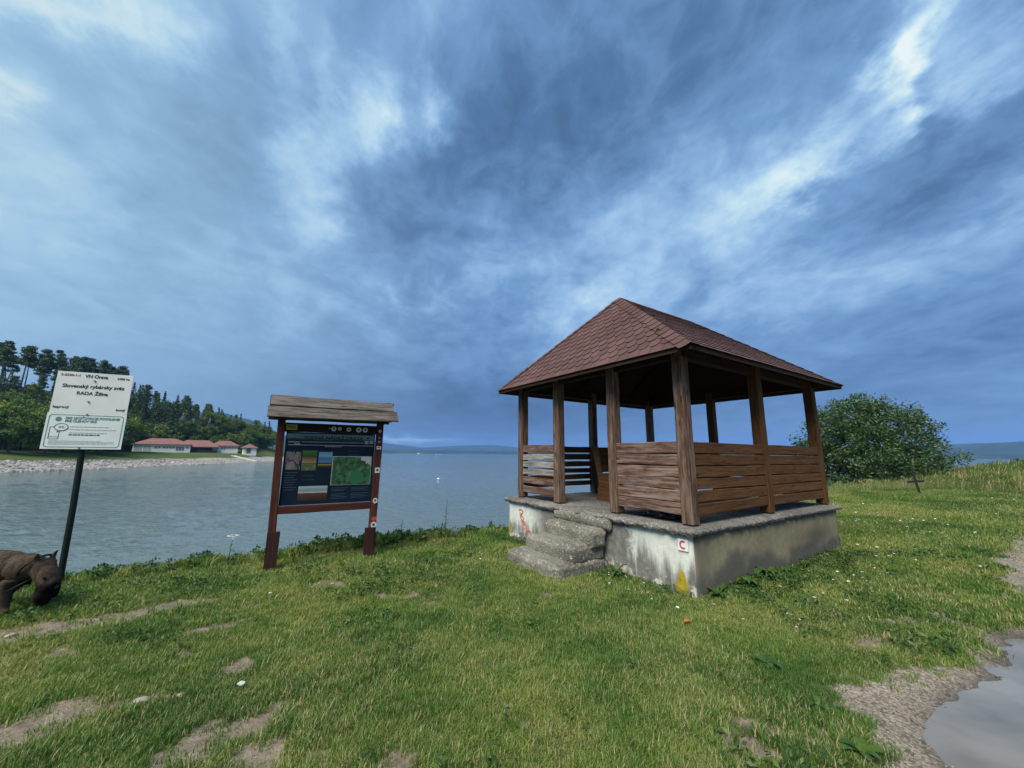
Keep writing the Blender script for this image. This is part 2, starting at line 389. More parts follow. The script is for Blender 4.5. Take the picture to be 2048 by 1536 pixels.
def ground_z(x, y, masks=None):
    x = np.asarray(x, float); y = np.asarray(y, float)
    s = .8 * x + .6 * y
    k = (s - 9.4) / 1.5
    z = .062 * np.where(k > 20, s - 9.4, 1.5 * np.log1p(np.exp(np.clip(k, -40, 20))))
    z = np.minimum(z, 1.3)
    z = z * (1 - smooth(-2.5, -.2, -y * 0 - 3)) + (fb(x * .9, y * .9, 3) - .5) * .07 + (fb(x * 6, y * 6, 4, 2) - .5) * .018
    d = side_dist(x, y, EDGE)
    dp = np.maximum(d + .15, 0)
    z = z - np.minimum(dp * dp * .55 / (.55 + dp) * 1.05, 5.5) * 1.0
    di, gr, pu = masks if masks is not None else soil_masks(x, y)
    z = z - .02 * di - .03 * gr - .085 * pu
    return z
def gz1(x, y): return float(ground_z(np.array([float(x)]), np.array([float(y)]))[0])

def axis(lo, a, b, hi, step, grow=1.25):
    c = list(np.arange(a, b + 1e-6, step)); s = step; p = a; left = []
    while p > lo: s *= grow; p -= s; left.append(p)
    s = step; p = c[-1]; right = []
    while p < hi: s *= grow; p += s; right.append(p)
    return np.array(left[::-1] + c + right)
gxs = axis(-70, -7.5, 15, 110, .05); gys = axis(-45, 1.2, 16.5, 40, .055)
GX, GY = np.meshgrid(gxs, gys)
masks = soil_masks(GX, GY); GZ = ground_z(GX, GY, masks)
nx, ny = len(gxs), len(gys)
idx = np.arange(nx * ny).reshape(ny, nx)
quads = np.stack([idx[:-1, :-1], idx[:-1, 1:], idx[1:, 1:], idx[1:, :-1]], -1).reshape(-1, 4)

m_ground, q, b = mat('meadow_soil', rough=.95, spec=.15)
pos = q.n('NewGeometry').outputs['Position']
a_d = q.n('Attribute', attribute_name='dirt').outputs['Fac']; a_g = q.n('Attribute', attribute_name='gravel').outputs['Fac']; a_p = q.n('Attribute', attribute_name='wet').outputs['Fac']
n1 = q.noise(pos, 1.3, 5, .6); n2 = q.noise(pos, 30, 5, .65); n3 = q.noise(pos, 7, 4, .6)
turf = q.ramp(n2, [(.3, (.030, .040, .012)), (.5, (.06, .075, .022)), (.7, (.11, .11, .045))])
turf = q.mix(q.sm(n1, .4, .65), turf, q.ramp(n2, [(.3, (.045, .05, .018)), (.7, (.15, .14, .06))]))
dirt = q.ramp(q.m('MULTIPLY_ADD', n3, .5, q.m('MULTIPLY', n2, .5)), [(.3, (.085, .07, .05)), (.55, (.19, .16, .125)), (.75, (.29, .26, .215))])
vo = q.n('TexVoronoi', {'Vector': pos, 'Scale': 75.}); vo2 = q.n('TexVoronoi', {'Vector': pos, 'Scale': 28.})
gravel = q.ramp(q.m('MULTIPLY_ADD', q.xyz(vo.outputs['Color'])[0], .55, q.m('MULTIPLY', n3, .45)), [(.2, (.09, .075, .056)), (.5, (.185, .162, .128)), (.8, (.30, .272, .23))])
wetf = q.sm(a_p, .1, .6)
gravel = q.mix(q.m('MULTIPLY', wetf, .8), gravel, (.045, .042, .038))
fd = q.sm(q.m('ADD', a_d, q.m('MULTIPLY', q.m('SUBTRACT', n3, .5), .5)), .35, .6)
c = q.mix(fd, turf, dirt)
fg = q.sm(q.m('ADD', a_g, q.m('MULTIPLY', q.m('SUBTRACT', n3, .5), .7)), .35, .65)
c = q.mix(fg, c, gravel)
setc(q, b, c)
setc(q, b, q.m('MULTIPLY_ADD', wetf, -.5, .95), 'Roughness')
hh = q.m('MULTIPLY_ADD', vo.outputs['Distance'], -.5, q.m('MULTIPLY', n2, .8))
bump(q, b, hh, .6, .012)
me = fastmesh('ground', np.stack([GX, GY, GZ], -1).reshape(-1, 3), quads, m_ground, True)
for nm, arr in (('dirt', masks[0]), ('gravel', masks[1]), ('wet', masks[2])):
    at = me.attributes.new(nm, 'FLOAT', 'POINT'); at.data.foreach_set('value', arr.astype(np.float32).ravel())
tag(put(bpy.data.objects.new('ground', me)), 'grassy lakeside ground with bare dirt patches and gravel track', None, kind='structure')

# ---- puddle on the track
m_pud, q, b = mat('puddle_water', (.05, .048, .042), .03, .5)
b.inputs['IOR'].default_value = 1.33
pos = q.n('NewGeometry').outputs['Position']
setc(q, b, q.ramp(q.noise(pos, 2., 3), [(.3, (.11, .11, .105)), (.7, (.19, .188, .18))]))
bump(q, b, q.noise(q.map(pos, (1, 2.5, 1)), 5, 2), .05, .02)
cx = np.mean([p[0] for p in PUDDLE]); cy = np.mean([p[1] for p in PUDDLE])
PUD_Z = float(np.median(GZ[(masks[2] > .4) & (masks[2] < .6)]))
pv_ = [(cx + (x - cx) * 1.12, cy + (y - cy) * 1.12, PUD_Z) for x, y in PUDDLE]
tag(obj('puddle', pv_, [list(range(len(pv_)))[::-1]], m_pud), 'still rain puddle on the gravel track', kind='structure')

# ---- lake
m_lake, q, b = mat('lake_water', (.10, .14, .145), .08, .5)
b.inputs['IOR'].default_value = 1.333
pos = q.n('NewGeometry').outputs['Position']
w1 = q.noise(q.map(pos, (.8, 1.6, 1), rot=(0, 0, R(24))), 1.15, 4, .6, .5)
w2 = q.noise(q.map(pos, (1.5, 2.6, 1), rot=(0, 0, R(-6))), 2.2, 3, .6)
w3 = q.noise(q.map(pos, (.05, .12, 1), rot=(0, 0, R(15))), 1., 3, .6)
h = q.m('MULTIPLY_ADD', w2, .35, w1)
h = q.m('MULTIPLY_ADD', w3, .8, h)
bump(q, b, h, .6, .3)
# wave-built surface: fine near the viewer, coarser with distance
rl = [6.]
while rl[-1] < 5200: rl.append(rl[-1] + min(max(rl[-1] ** 2 / 2600., .05), rl[-1] * .09))
rl = np.array(rl); fine_az = np.radians(np.linspace(-62, 62, 620)); rest = np.radians(np.linspace(62, 298, 90)[1:-1])
azs = np.concatenate([fine_az, rest]); RR, AA = np.meshgrid(rl, azs, indexing='ij')
LX, LY = RR * np.sin(AA), RR * np.cos(AA)
def waves(x, y):
    h = 0.
    for ang, lam, st, amp, sd in ((18, 1.1, 2.6, .046, 1), (30, .6, 2.3, .030, 2), (4, .4, 2.1, .021, 3), (40, 2.6, 2.4, .045, 4)):
        c, s_ = math.cos(R(ang)), math.sin(R(ang)); u, w = (x * c + y * s_) / (lam * st), (-x * s_ + y * c) / lam * 1.7
        n = vn(u + 50, w + 80, sd * 7) * .65 + vn(u * 2.1, w * 2.1, sd * 7 + 3) * .35
        h = h + amp * (1 - 2 * np.abs(n - .5) * 1.6)
    gust = .55 + .75 * fb(x * .035, y * .06, 33, 3)
    return h * gust
fadew = 1 - smooth(70, 190, RR)
LZ = WATER_Z + (waves(LX, LY) - .1) * fadew * 1.15
nr, na = RR.shape; li = np.arange(nr * na).reshape(nr, na)
lq = np.stack([li[:-1, :], np.roll(li, -1, 1)[:-1, :], np.roll(li, -1, 1)[1:, :], li[1:, :]], -1).reshape(-1, 4)[:, ::-1]
tag(put(bpy.data.objects.new('lake', fastmesh('lake', np.stack([LX, LY, LZ], -1).reshape(-1, 3), lq, m_lake, True))), 'wide rippled reservoir lake under the cloudy sky', kind='structure')

# ---- wooded shore on the left
SHORE = [(-60, -140), (-80, -40), (-88, 20), (-92, 71), (-95, 97), (-97, 112), (-99, 124), (-101.4, 149.5), (-104, 168), (-112, 200), (-122, 232), (-170, 275), (-300, 330), (-520, 380)]
RIDGE = [(-420, 10, 40), (-300, 96, 35), (-226, 165, 29), (-206, 190, 26), (-190, 211, 19.5), (-172, 234, 9), (-155, 256, 0)]
TERRACE = [(-144.6, 162, 17, 1.0), (-139.8, 176, 14, .95), (-135.1, 186, 12, 1.1), (-126.7, 188, 9, .75)]
def shore_z(x, y):
    x = np.asarray(x, float); y = np.asarray(y, float)
    d = side_dist(x, y, SHORE) + (fb(x * .12, y * .12, 2) - .5) * 5
    z = np.where(d < 0, WATER_Z + np.maximum(d * .2, -4), WATER_Z + 1.5 * smooth(0, 13, d) + 2.3 * smooth(8, 30, d))
    best = np.zeros(x.shape)
    for (ax, ay, ah), (bx, by, bh) in zip(RIDGE[:-1], RIDGE[1:]):
        ex, ey = bx - ax, by - ay; t = np.clip(((x - ax) * ex + (y - ay) * ey) / (ex * ex + ey * ey), 0, 1)
        dist = np.hypot(x - ax - t * ex, y - ay - t * ey); h_ = ah + (bh - ah) * t
        wdt = 32 + 56 * np.clip(h_ / 29, 0, 1.2)
        best = np.maximum(best, h_ * np.clip(1 - dist / wdt, 0, 1) ** 1.15)
    z = z + best + (fb(x * .1, y * .1, 7) - .5) * .8 * smooth(2, 20, d)
    for hx, hy, hr, hz in TERRACE:                    # level ground under the halls
        k = 1 - smooth(hr, hr + 14, np.hypot(x - hx, y - hy)); z = z * (1 - k) + np.minimum(z, hz) * k
    return z
def shz(x, y): return float(shore_z(np.array([float(x)]), np.array([float(y)]))[0])
sxs = np.arange(-470, -60, 3.); sys_ = np.arange(-130, 420, 3.)
SX, SY = np.meshgrid(sxs, sys_); SZ = shore_z(SX, SY)
ii = np.arange(SX.size).reshape(SX.shape)
sq = np.stack([ii[:-1, :-1], ii[:-1, 1:], ii[1:, 1:], ii[1:, :-1]], -1).reshape(-1, 4)
m_shore, q, b = mat('shore_meadow', rough=.95, spec=.1)
pos = q.n('NewGeometry').outputs['Position']; pz = q.xyz(pos)[2]
nA = q.noise(pos, .12, 4); nB = q.noise(pos, 1.6, 4, .65)
grs = q.ramp(q.m('MULTIPLY_ADD', nA, .6, q.m('MULTIPLY', nB, .4)), [(.3, (.035, .065, .018)), (.55, (.075, .105, .032)), (.75, (.14, .14, .055))])
stn = q.ramp(nB, [(.3, (.13, .125, .115)), (.55, (.30, .29, .27)), (.75, (.46, .45, .43))])
fs = q.sm(q.m('MULTIPLY_ADD', q.m('SUBTRACT', nA, .5), 1.6, pz), -.75, -1.15)
c = q.mix(fs, grs, stn)
c = q.mix(q.sm(pz, 2.6, 4.), c, (.045, .07, .025))
setc(q, b, c); bump(q, b, nB, .6, .3)
tag(put(bpy.data.objects.new('wooded_shore', fastmesh('wooded_shore', np.stack([SX, SY, SZ], -1).reshape(-1, 3), sq, m_shore, True))), 'far lake shore with grassy bank and wooded hill', kind='structure')

# pale slipway and track on the far shore
m_conc_far = plain('pale_concrete', (.42, .41, .39), .85, .2, .15, .8)
def strip(name, pts, w, mat_, label, lift=.25):
    v = []; f = []
    for i, (x, y) in enumerate(pts):
        a = Vector(pts[min(i + 1, len(pts) - 1)]) - Vector(pts[max(i - 1, 0)]); nrm = Vector((-a.y, a.x)).normalized() * w / 2
        for s_ in (-1, 1):
            p = Vector((x, y)) + nrm * s_; v.append((p.x, p.y, max(shz(p.x, p.y), shz(x, y)) + lift))
        for s_ in (-1, 1):
            p = Vector((x, y)) + nrm * s_; v.append((p.x, p.y, shz(p.x, p.y) - .4))
    for i in range(len(pts) - 1):
        a, c_ = i * 4, i * 4 + 4
        f += [[a, a + 1, c_ + 1, c_], [a + 1, a + 3, c_ + 3, c_ + 1], [a + 2, a, c_, c_ + 2]]
    return tag(obj(name, v, f, mat_), label, kind='structure')
strip('boat_ramp', [(-118, 166), (-113, 165), (-108, 163.5), (-104.5, 162)], 2.2, m_conc_far, 'pale concrete boat ramp running down the far bank')
strip('shore_path', [(-150, 100), (-146, 108), (-143, 116), (-141, 122)], 3., m_conc_far, 'pale path on the far bank left of the white halls', .12)

# ---- hills far across the lake
def far_hills(name, label, az0, az1, dist, prof, depth, seed, col=(.03, .05, .022)):
    """prof: (fraction, height) points along the azimuth range"""
    n_ = 140; v = []; f = []; rows = 5
    for i in range(n_ + 1):
        t = i / n_; az = R(az0 + (az1 - az0) * t)
        h_ = np.interp(t, [p[0] for p in prof], [p[1] for p in prof])
        h_ *= 1 + .10 * (fb(np.array(t * 9. + seed), np.array(seed * 1.), 3, 4) - .5) * 2 + .03 * (fb(np.array(t * 120. + seed), np.array(2.), 3, 2) - .5)
        for k in range(rows):
            u = k / (rows - 1); rr_ = dist + depth * (u - .35); zz_ = float(h_) * [0., .6, 1., .8, 0.][k]
            v.append((rr_ * math.sin(az), rr_ * math.cos(az), WATER_Z - 1. + zz_))
    for i in range(n_):
        for k in range(rows - 1): f.append([i * rows + k, (i + 1) * rows + k, (i + 1) * rows + k + 1, i * rows + k + 1])
    m_, q_, b_ = mat(name + '_wood', col, .95, .1)
    ps = q_.n('NewGeometry').outputs['Position']
    setc(q_, b_, q_.ramp(q_.noise(ps, .004, 5, .6), [(.35, tuple(x * .6 for x in col)), (.65, tuple(x * 1.5 for x in col))]))
    return tag(obj(name, v, f, m_, smooth=True), label, kind='structure')
far_hills('distant_shore', 'low dark strip of woods on the far lake shore', -34, 62, 3600, [(0, 16), (.15, 26), (.3, 30), (.45, 26), (.6, 18), (.8, 26), (1, 34)], 500, 1)
far_hills('blue_hills', 'hazy blue hill range beyond the lake', -50, 14, 6200, [(0, 240), (.25, 250), (.42, 200), (.50, 150), (.58, 90), (.66, 135), (.74, 150), (.82, 90), (.92, 60), (1, 8)], 1200, 4)
far_hills('blue_ridge', 'hazy blue ridge on the right across the lake', 14, 66, 4600, [(0, 10), (.3, 40), (.55, 80), (.68, 125), (.78, 130), (.9, 100), (1, 90)], 900, 8)
far_hills('near_ridge', 'forested blue ridge behind the wooded hill', -48, -24, 2900, [(0, 250), (.3, 246), (.45, 232), (.6, 195), (.75, 105), (.9, 35), (1, 0)], 900, 12)

# ---- air
def haze():
    m_ = bpy.data.materials.new('damp_air'); m_.use_nodes = True; n_ = m_.node_tree; n_.nodes.clear(); q_ = G(n_)
    vp = q_.n('VolumePrincipled', {'Color': (.2, .42, .93, 1), 'Density': HAZE_DENSITY, 'Anisotropy': .0})
    o_ = q_.n('OutputMaterial'); n_.links.new(vp.outputs[0], o_.inputs['Volume'])
    mb = MB().box(-7600, 7600, -900, 7600, -9., 330.)
    o = mb.build('haze', m_); tag(o, 'thin damp blue air over the lake', kind='stuff')
HAZE_DENSITY = .00013
haze()

# ================================================================== GAZEBO
gz = empty('gazebo', GZ_O, (0, 0, GZ_R))
tag(gz, 'wooden gazebo with brown shingle hip roof on raised concrete base with steps', 'gazebo')
EZ, RZ, OV, HIP = 2.882, 4.506, .35, .991
PS = .15

# ---- materials of the base
def concrete(name, c0, c1, c2, moss=.3):
    m_, q, b = mat(name, rough=.95, spec=.15)
    oc = q.n('TexCoord').outputs['Object']
    a = q.noise(oc, 2.2, 6, .65); f_ = q.noise(oc, 26, 5, .7); vo_ = q.n('TexVoronoi', {'Vector': oc, 'Scale': 45.})
    c = q.ramp(q.m('MULTIPLY_ADD', a, .55, q.m('MULTIPLY', f_, .45)), [(.3, c0), (.5, c1), (.68, c2)])
    c = q.mix(q.m('MULTIPLY', q.sm(q.noise(oc, 1.1, 5, .7), .5, .72), moss), c, (.06, .065, .03))
    c = q.mix(q.m('MULTIPLY', q.sm(f_, .57, .68), .65), c, (.55, .54, .50))
    setc(q, b, c)
    bump(q, b, q.m('MULTIPLY_ADD', vo_.outputs['Distance'], .6, q.m('ADD', f_, q.m('MULTIPLY', a, .5))), .9, .014)
    return m_
M_STEP = concrete('crumbling_mossy_concrete', (.06, .058, .048), (.18, .177, .15), (.36, .355, .315), .5)
M_SLAB = concrete('rough_slab_concrete', (.05, .047, .044), (.15, .145, .135), (.3, .29, .27), .15)

m_plaster, q, b = mat('stained_plaster', rough=.92, spec=.15)
oc = q.n('TexCoord').outputs['Object']; ox, oy, oz = q.xyz(oc)
geo = q.n('NewGeometry')
# which wall: the stair front keeps its whitewash, the long side is bare ochre render
fr = q.sm(oy, -.10, -.125)
big = q.noise(oc, 1.6, 6, .65); fine = q.noise(oc, 14, 5, .68); streak = q.noise(q.map(oc, (7, 7, .8)), 1., 5, .65)
white = q.ramp(fine, [(.3, (.50, .54, .50)), (.7, (.68, .72, .67))])
grime = q.ramp(fine, [(.3, (.05, .05, .048)), (.7, (.16, .16, .15))])
lowz = q.sm(oz, .62, .02)
gm = q.sm(q.m('ADD', q.m('MULTIPLY', streak, 1.05), q.m('MULTIPLY', lowz, .42)), .60, .92)
flank = q.sm(q.m('MULTIPLY_ADD', q.m('SUBTRACT', fine, .5), .3, ox), -.72, -.92)                        # damp grey stretch beside the steps
flank = q.m('MULTIPLY', flank, q.sm(ox, -3.2, -2.6))
gm = q.m('MAXIMUM', gm, q.m('MULTIPLY', flank, q.sm(streak, .18, .42)))
cf = q.mix(q.m('MULTIPLY', gm, .88), white, grime)
peel = q.m('MULTIPLY', q.sm(q.noise(oc, 5, 4, .7), .54, .58), q.sm(oz, .26, .05))
cf = q.mix(peel, cf, q.ramp(fine, [(.3, (.40, .39, .34)), (.7, (.60, .58, .52))]))
def spot(x0, z0, rx, rz):
    a = q.m('DIVIDE', q.m('SUBTRACT', ox, x0), rx); c_ = q.m('DIVIDE', q.m('SUBTRACT', oz, z0), rz)
    return q.m('EXPONENT', q.m('MULTIPLY', q.m('MULTIPLY_ADD', a, a, q.m('MULTIPLY', c_, c_)), -1.))
ly = q.m('MAXIMUM', spot(-.10, .08, .11, .24), q.m('MAXIMUM', q.m('MULTIPLY', spot(-3.76, .2, .07, .2), .8), q.m('MULTIPLY', spot(-1.0, .1, .05, .2), .55)))
ly = q.sm(q.m('MULTIPLY', ly, q.m('MULTIPLY_ADD', streak, 1.2, q.m('MULTIPLY', fine, 1.1))), .5, .8)
cf = q.mix(ly, cf, q.ramp(fine, [(.3, (.20, .15, .012)), (.7, (.42, .34, .03))]))
ochre = q.ramp(q.m('MULTIPLY_ADD', big, .5, q.m('MULTIPLY', fine, .5)), [(.3, (.19, .165, .10)), (.55, (.28, .245, .155)), (.75, (.35, .315, .21))])
g2 = q.sm(q.m('ADD', q.noise(oc, 1.0, 4, .55), q.m('MULTIPLY', lowz, .40)), .66, .86)
cs = q.mix(q.m('MULTIPLY', g2, .85), ochre, (.085, .085, .08))
cs = q.mix(q.m('MULTIPLY', q.sm(q.m('ADD', streak, q.m('MULTIPLY', q.sm(oz, .45, .7), .35)), .6, .85), .55), cs, (.075, .07, .06))
cs = q.mix(q.m('MULTIPLY', q.sm(oy, .35, -.1), .5), cs, (.10, .10, .09))
cs = q.mix(q.m('MULTIPLY', q.m('EXPONENT', q.m('MULTIPLY', q.m('ADD', q.m('POWER', q.m('DIVIDE', q.m('SUBTRACT', oy, 3.3), .75), 2.), q.m('POWER', q.m('DIVIDE', q.m('SUBTRACT', oz, .34), .16), 2.)), -1.)), .75), cs, (.07, .07, .066))
setc(q, b, q.mix(fr, cs, cf)); bump(q, b, q.m('MULTIPLY_ADD', peel, .6, q.m('ADD', fine, big)), .4, .008)

# ---- concrete base: walls, slab with crumbled rim, steps
wx0, wx1, wy0, wy1 = -3.84, .07, -.14, 4.30
vs, fs = rough_block(wx0, wx1, wy0, wy1, -.35, .69, .09, .006, 3, .012)
base = obj('foundation', vs, fs, m_plaster, gz, smooth=True)
base['label'] = 'stained pale plaster base wall under the gazebo'
def ring_slab(x0, x1, y0, y1, z0, z1, step=.03):
    per = []
    def run(a, b_):
        n_ = int(max(2, round((Vector(b_) - Vector(a)).length / step)))
        for i in range(n_): per.append(Vector(a) + (Vector(b_) - Vector(a)) * i / n_)
    c_ = [(x0, y0), (x1, y0), (x1, y1), (x0, y1)]
    for i in range(4): run(c_[i], c_[(i + 1) % 4])
    ctr = Vector(((x0 + x1) / 2, (y0 + y1) / 2)); n_ = len(per); v = []; f = []
    levels = [(.24, z1), (.10, z1 - .002), (.028, z1 - .008), (.004, z1 - .03), (.0, (z0 + z1) / 2), (.012, z0 + .018), (.03, z0), (.09, z0 + .006)]
    for li, (ins, z) in enumerate(levels):
        for p in per:
            q_ = Vector((min(max(p.x, x0 + ins), x1 - ins), min(max(p.y, y0 + ins), y1 - ins)))
            ou = (q_ - ctr).normalized()
            am = .022 if p.y < y0 + .05 else .013
            k_ = 0. if li == 0 else (.35 if li == 1 else 1.)
            ch = max(0, fbm(p.x * 2.1 + 4, p.y * 2.1, 3.)) * .06 * k_ if li >= 2 else 0
            r_ = fbm(p.x * 11, p.y * 11, z * 14) * am * k_ - ch
            zz_ = z + fbm(p.x * 9 + 5, p.y * 9, z * 9) * .010 * k_ + (0 if li < 6 else max(0, fbm(p.x * 1.7 + 1, p.y * 1.7 + 2)) * .02)
            v.append((q_.x + ou.x * r_, q_.y + ou.y * r_, zz_))
    for i in range(len(levels) - 1):
        for k in range(n_): f.append([i * n_ + k, (i + 1) * n_ + k, (i + 1) * n_ + (k + 1) % n_, i * n_ + (k + 1) % n_])
    f.append(list(range(n_))); f.append([(len(levels) - 1) * n_ + k for k in range(n_)][::-1])
    return v, f
vs, fs = ring_slab(-3.90, .13, -.215, 4.37, .668, GP)
o = obj('slab', vs, fs, M_SLAB, base); o['label'] = 'grey concrete floor slab with crumbling rim'
for (x0, x1, y0, y1, z0, z1, sd) in ((-2.40, -1.24, -1.12, -.16, -.2, .19, 1), (-2.34, -1.26, -.81, -.16, .12, .385, 2), (-2.28, -1.21, -.50, -.16, .3, .575, 3)):
    vs, fs = rough_block(x0, x1, y0, y1, z0, z1, .03, .011, sd * 11.3, .032)
    o = obj('step', vs, fs, M_STEP, base, smooth=True)
vs, fs = rough_block(-2.36, -1.12, -.245, -.12, .53, .735, .03, .012, 71., .035)
o = obj('landing', vs, fs, M_STEP, base, smooth=True); o['label'] = 'broken concrete lip at the top of the steps'

# pink spray scrawl on the whitewashed wall
mb = MB(); rnd = random.Random(5)
strokes = [[(-3.46, .55), (-3.40, .58), (-3.33, .55), (-3.35, .50), (-3.43, .47), (-3.36, .45)], [(-3.43, .52), (-3.40, .40), (-3.33, .36), (-3.30, .42), (-3.35, .45)],
           [(-3.38, .38), (-3.32, .30), (-3.25, .33), (-3.29, .38), (-3.34, .30), (-3.28, .24)], [(-3.27, .33), (-3.20, .24), (-3.14, .21)], [(-3.24, .26), (-3.16, .17), (-3.07, .2), (-3.12, .25), (-3.2, .19)]]
for st in strokes:
    pts = []
    for i in range(len(st) - 1):
        for t in range(5): pts.append((st[i][0] + (st[i + 1][0] - st[i][0]) * t / 5, st[i][1] + (st[i + 1][1] - st[i][1]) * t / 5))
    pts.append(st[-1])
    for k in range(3): pts = [pts[0]] + [((pts[i - 1][0] + pts[i][0] + pts[i + 1][0]) / 3, (pts[i - 1][1] + pts[i][1] + pts[i + 1][1]) / 3) for i in range(1, len(pts) - 1)] + [pts[-1]]
    for i in range(len(pts) - 1):
        (xa, za), (xb, zb) = pts[i], pts[i + 1]; d = Vector((xb - xa, zb - za)); nrm = Vector((-d.y, d.x)).normalized() * rnd.uniform(.005, .009)
        mb.prism([(xa - nrm.x, za - nrm.y), (xb - nrm.x, zb - nrm.y), (xb + nrm.x, zb + nrm.y), (xa + nrm.x, za + nrm.y)], wy0 - .011, wy0 + .004)
o = mb.build('graffiti', M_PINKMARK, base); o['label'] = 'faded pink spray scrawl on the plaster beside the steps'

# ---- posts
POSTS = [(0, 0, 'f'), (-1.156, 0, 'f'), (-2.459, 0, 'f'), (-GL, 0, 'f'), (0, 1.993, 's'), (0, GW, 's'), (-GL, 1.993, 'l'), (-GL, GW, 'l'), (-1.9, GW, 'b')]
for i, (x, y, k) in enumerate(POSTS):
    p = beam('post', (x - PS / 2, y + PS / 2, GP + .022), (x - PS / 2, y + PS / 2, 3.02), PS, PS, W_POST if k == 'f' else W_POST if k == 'l' else W_SIDE, gz, upv=(0, 1, 0), seg=14, bev=.008, warp=.004, rough=.002, seed=i + 3)
    m2 = MB().box(x - PS * .8, x - PS * .2, y + PS * .2, y + PS * .8, GP - .01, GP + .03).box(x - PS * .95, x - PS * .05, y + PS * .1, y + PS * .9, GP - .005, GP + .012)
    br = m2.build('bracket', M_IRON, gz); br.parent = p; br.matrix_parent_inverse = p.matrix_basis.inverted()
# ---- railing boards
def railing(a, b_, cols, hs, gap, mats_, nrm, seed, warp=.004, inset=.04, tilt=.004):
    """boards between points a and b (gazebo x,y), top at 1.77"""
    rnd_ = random.Random(seed); z = 1.772
    for i, h_ in enumerate(hs):
        z -= h_ / 2; dz = rnd_.uniform(-tilt, tilt)
        p = Vector((a[0], a[1], z - dz)) + Vector(nrm) * inset; q_ = Vector((b_[0], b_[1], z + dz)) + Vector(nrm) * inset
        beam('rail_board', p, q_, h_ * rnd_.uniform(.975, 1.0), .034, mats_[i], gz, seg=12, bev=.007, warp=warp, rough=.0028, seed=seed * 10 + i)
        z -= h_ / 2 + gap[i % len(gap)]
F, S_, Gr = W_FRONT, W_SIDE, W_GREY
railing((-GL, 0), (-2.459 - PS, 0), None, [.145, .112, .112, .11, .125, .125], [.03, .025, .03, .045, .04, 0], [F, Gr, Gr, Gr, F, F], (0, 1, 0), 1, .010, tilt=.007)
railing((-1.156, 0), (-PS, 0), None, [.145, .146, .141, .143, .145, .145], [.008, .009, .006, .008, .006], [F] * 6, (0, 1, 0), 2, .004)
railing((0, PS), (0, 1.993), None, [.145, .14, .138, .135, .14, .135], [.012, .012, .014, .012, .014], [S_] * 6, (-1, 0, 0), 3, .003)
railing((0, 1.993 + PS), (0, GW), None, [.145, .14, .138, .135, .14, .135], [.014, .012, .012, .014, .012], [S_] * 6, (-1, 0, 0), 4, .003)
railing((-GL - PS, PS), (-GL - PS, 1.993), None, [.13, .125, .115, .1, .11, .1], [.03, .03, .04, .03, .035], [S_] * 6, (1, 0, 0), 5, .004)
railing((-GL - PS, 1.993 + PS), (-GL - PS, GW), None, [.13, .125, .115, .1, .11, .1], [.03, .03, .04, .03, .035], [S_] * 6, (1, 0, 0), 6, .004)
railing((-GL, GW + PS), (-1.9 - PS, GW + PS), None, [.145, .14, .138, .135, .14, .135], [.012, .012, .014], [S_] * 6, (0, -1, 0), 7, .003)
railing((-1.9, GW + PS), (-PS, GW + PS), None, [.145, .14, .138, .135, .14, .135], [.012, .012, .014], [S_] * 6, (0, -1, 0), 8, .003)

# ---- roof: deck, beams, rafters, shingles
X0, X1, Y0, Y1 = -GL - OV, OV, -OV, GW + OV; XM = -GL / 2; RY0, RY1 = HIP, GW - HIP
TH = .055
v = [(X0, Y0, EZ), (X1, Y0, EZ), (X1, Y1, EZ), (X0, Y1, EZ), (XM, RY0, RZ), (XM, RY1, RZ)]
v += [(x, y, z - TH) for x, y, z in v]
f = [[0, 1, 4], [1, 2, 5, 4], [2, 3, 5], [3, 0, 4, 5], [7, 6, 10], [8, 7, 10, 11], [9, 8, 11], [6, 9, 11, 10], [0, 6, 7, 1], [1, 7, 8, 2], [2, 8, 9, 3], [3, 9, 6, 0]]
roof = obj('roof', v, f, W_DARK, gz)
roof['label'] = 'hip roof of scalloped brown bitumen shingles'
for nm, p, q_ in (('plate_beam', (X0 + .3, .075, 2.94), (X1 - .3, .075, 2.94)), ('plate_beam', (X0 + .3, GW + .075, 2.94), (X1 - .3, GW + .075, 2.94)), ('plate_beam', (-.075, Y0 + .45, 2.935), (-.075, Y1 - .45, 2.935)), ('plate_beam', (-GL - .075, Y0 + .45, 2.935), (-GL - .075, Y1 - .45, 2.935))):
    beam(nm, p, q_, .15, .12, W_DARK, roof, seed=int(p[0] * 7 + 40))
for i in range(6):
    y = -.05 + i * .84
    for sx_, xe in ((1, X1 - .22), (-1, X0 + .22)):
        yy = min(max(y, RY0), RY1)
        k_ = 1.0 if RY0 <= y <= RY1 else (y - Y0) / (RY0 - Y0) if y < RY0 else (Y1 - y) / (Y1 - RY1)
        k_ = max(.18, min(1., k_))
        beam('rafter', (xe, y, EZ - TH - .055 + .22 * .76), (xe + (XM - xe) * k_, y, EZ - TH - .055 + .22 * .76 + (RZ - EZ - .17) * k_), .1, .06, W_DARK, roof, seed=i + 60)

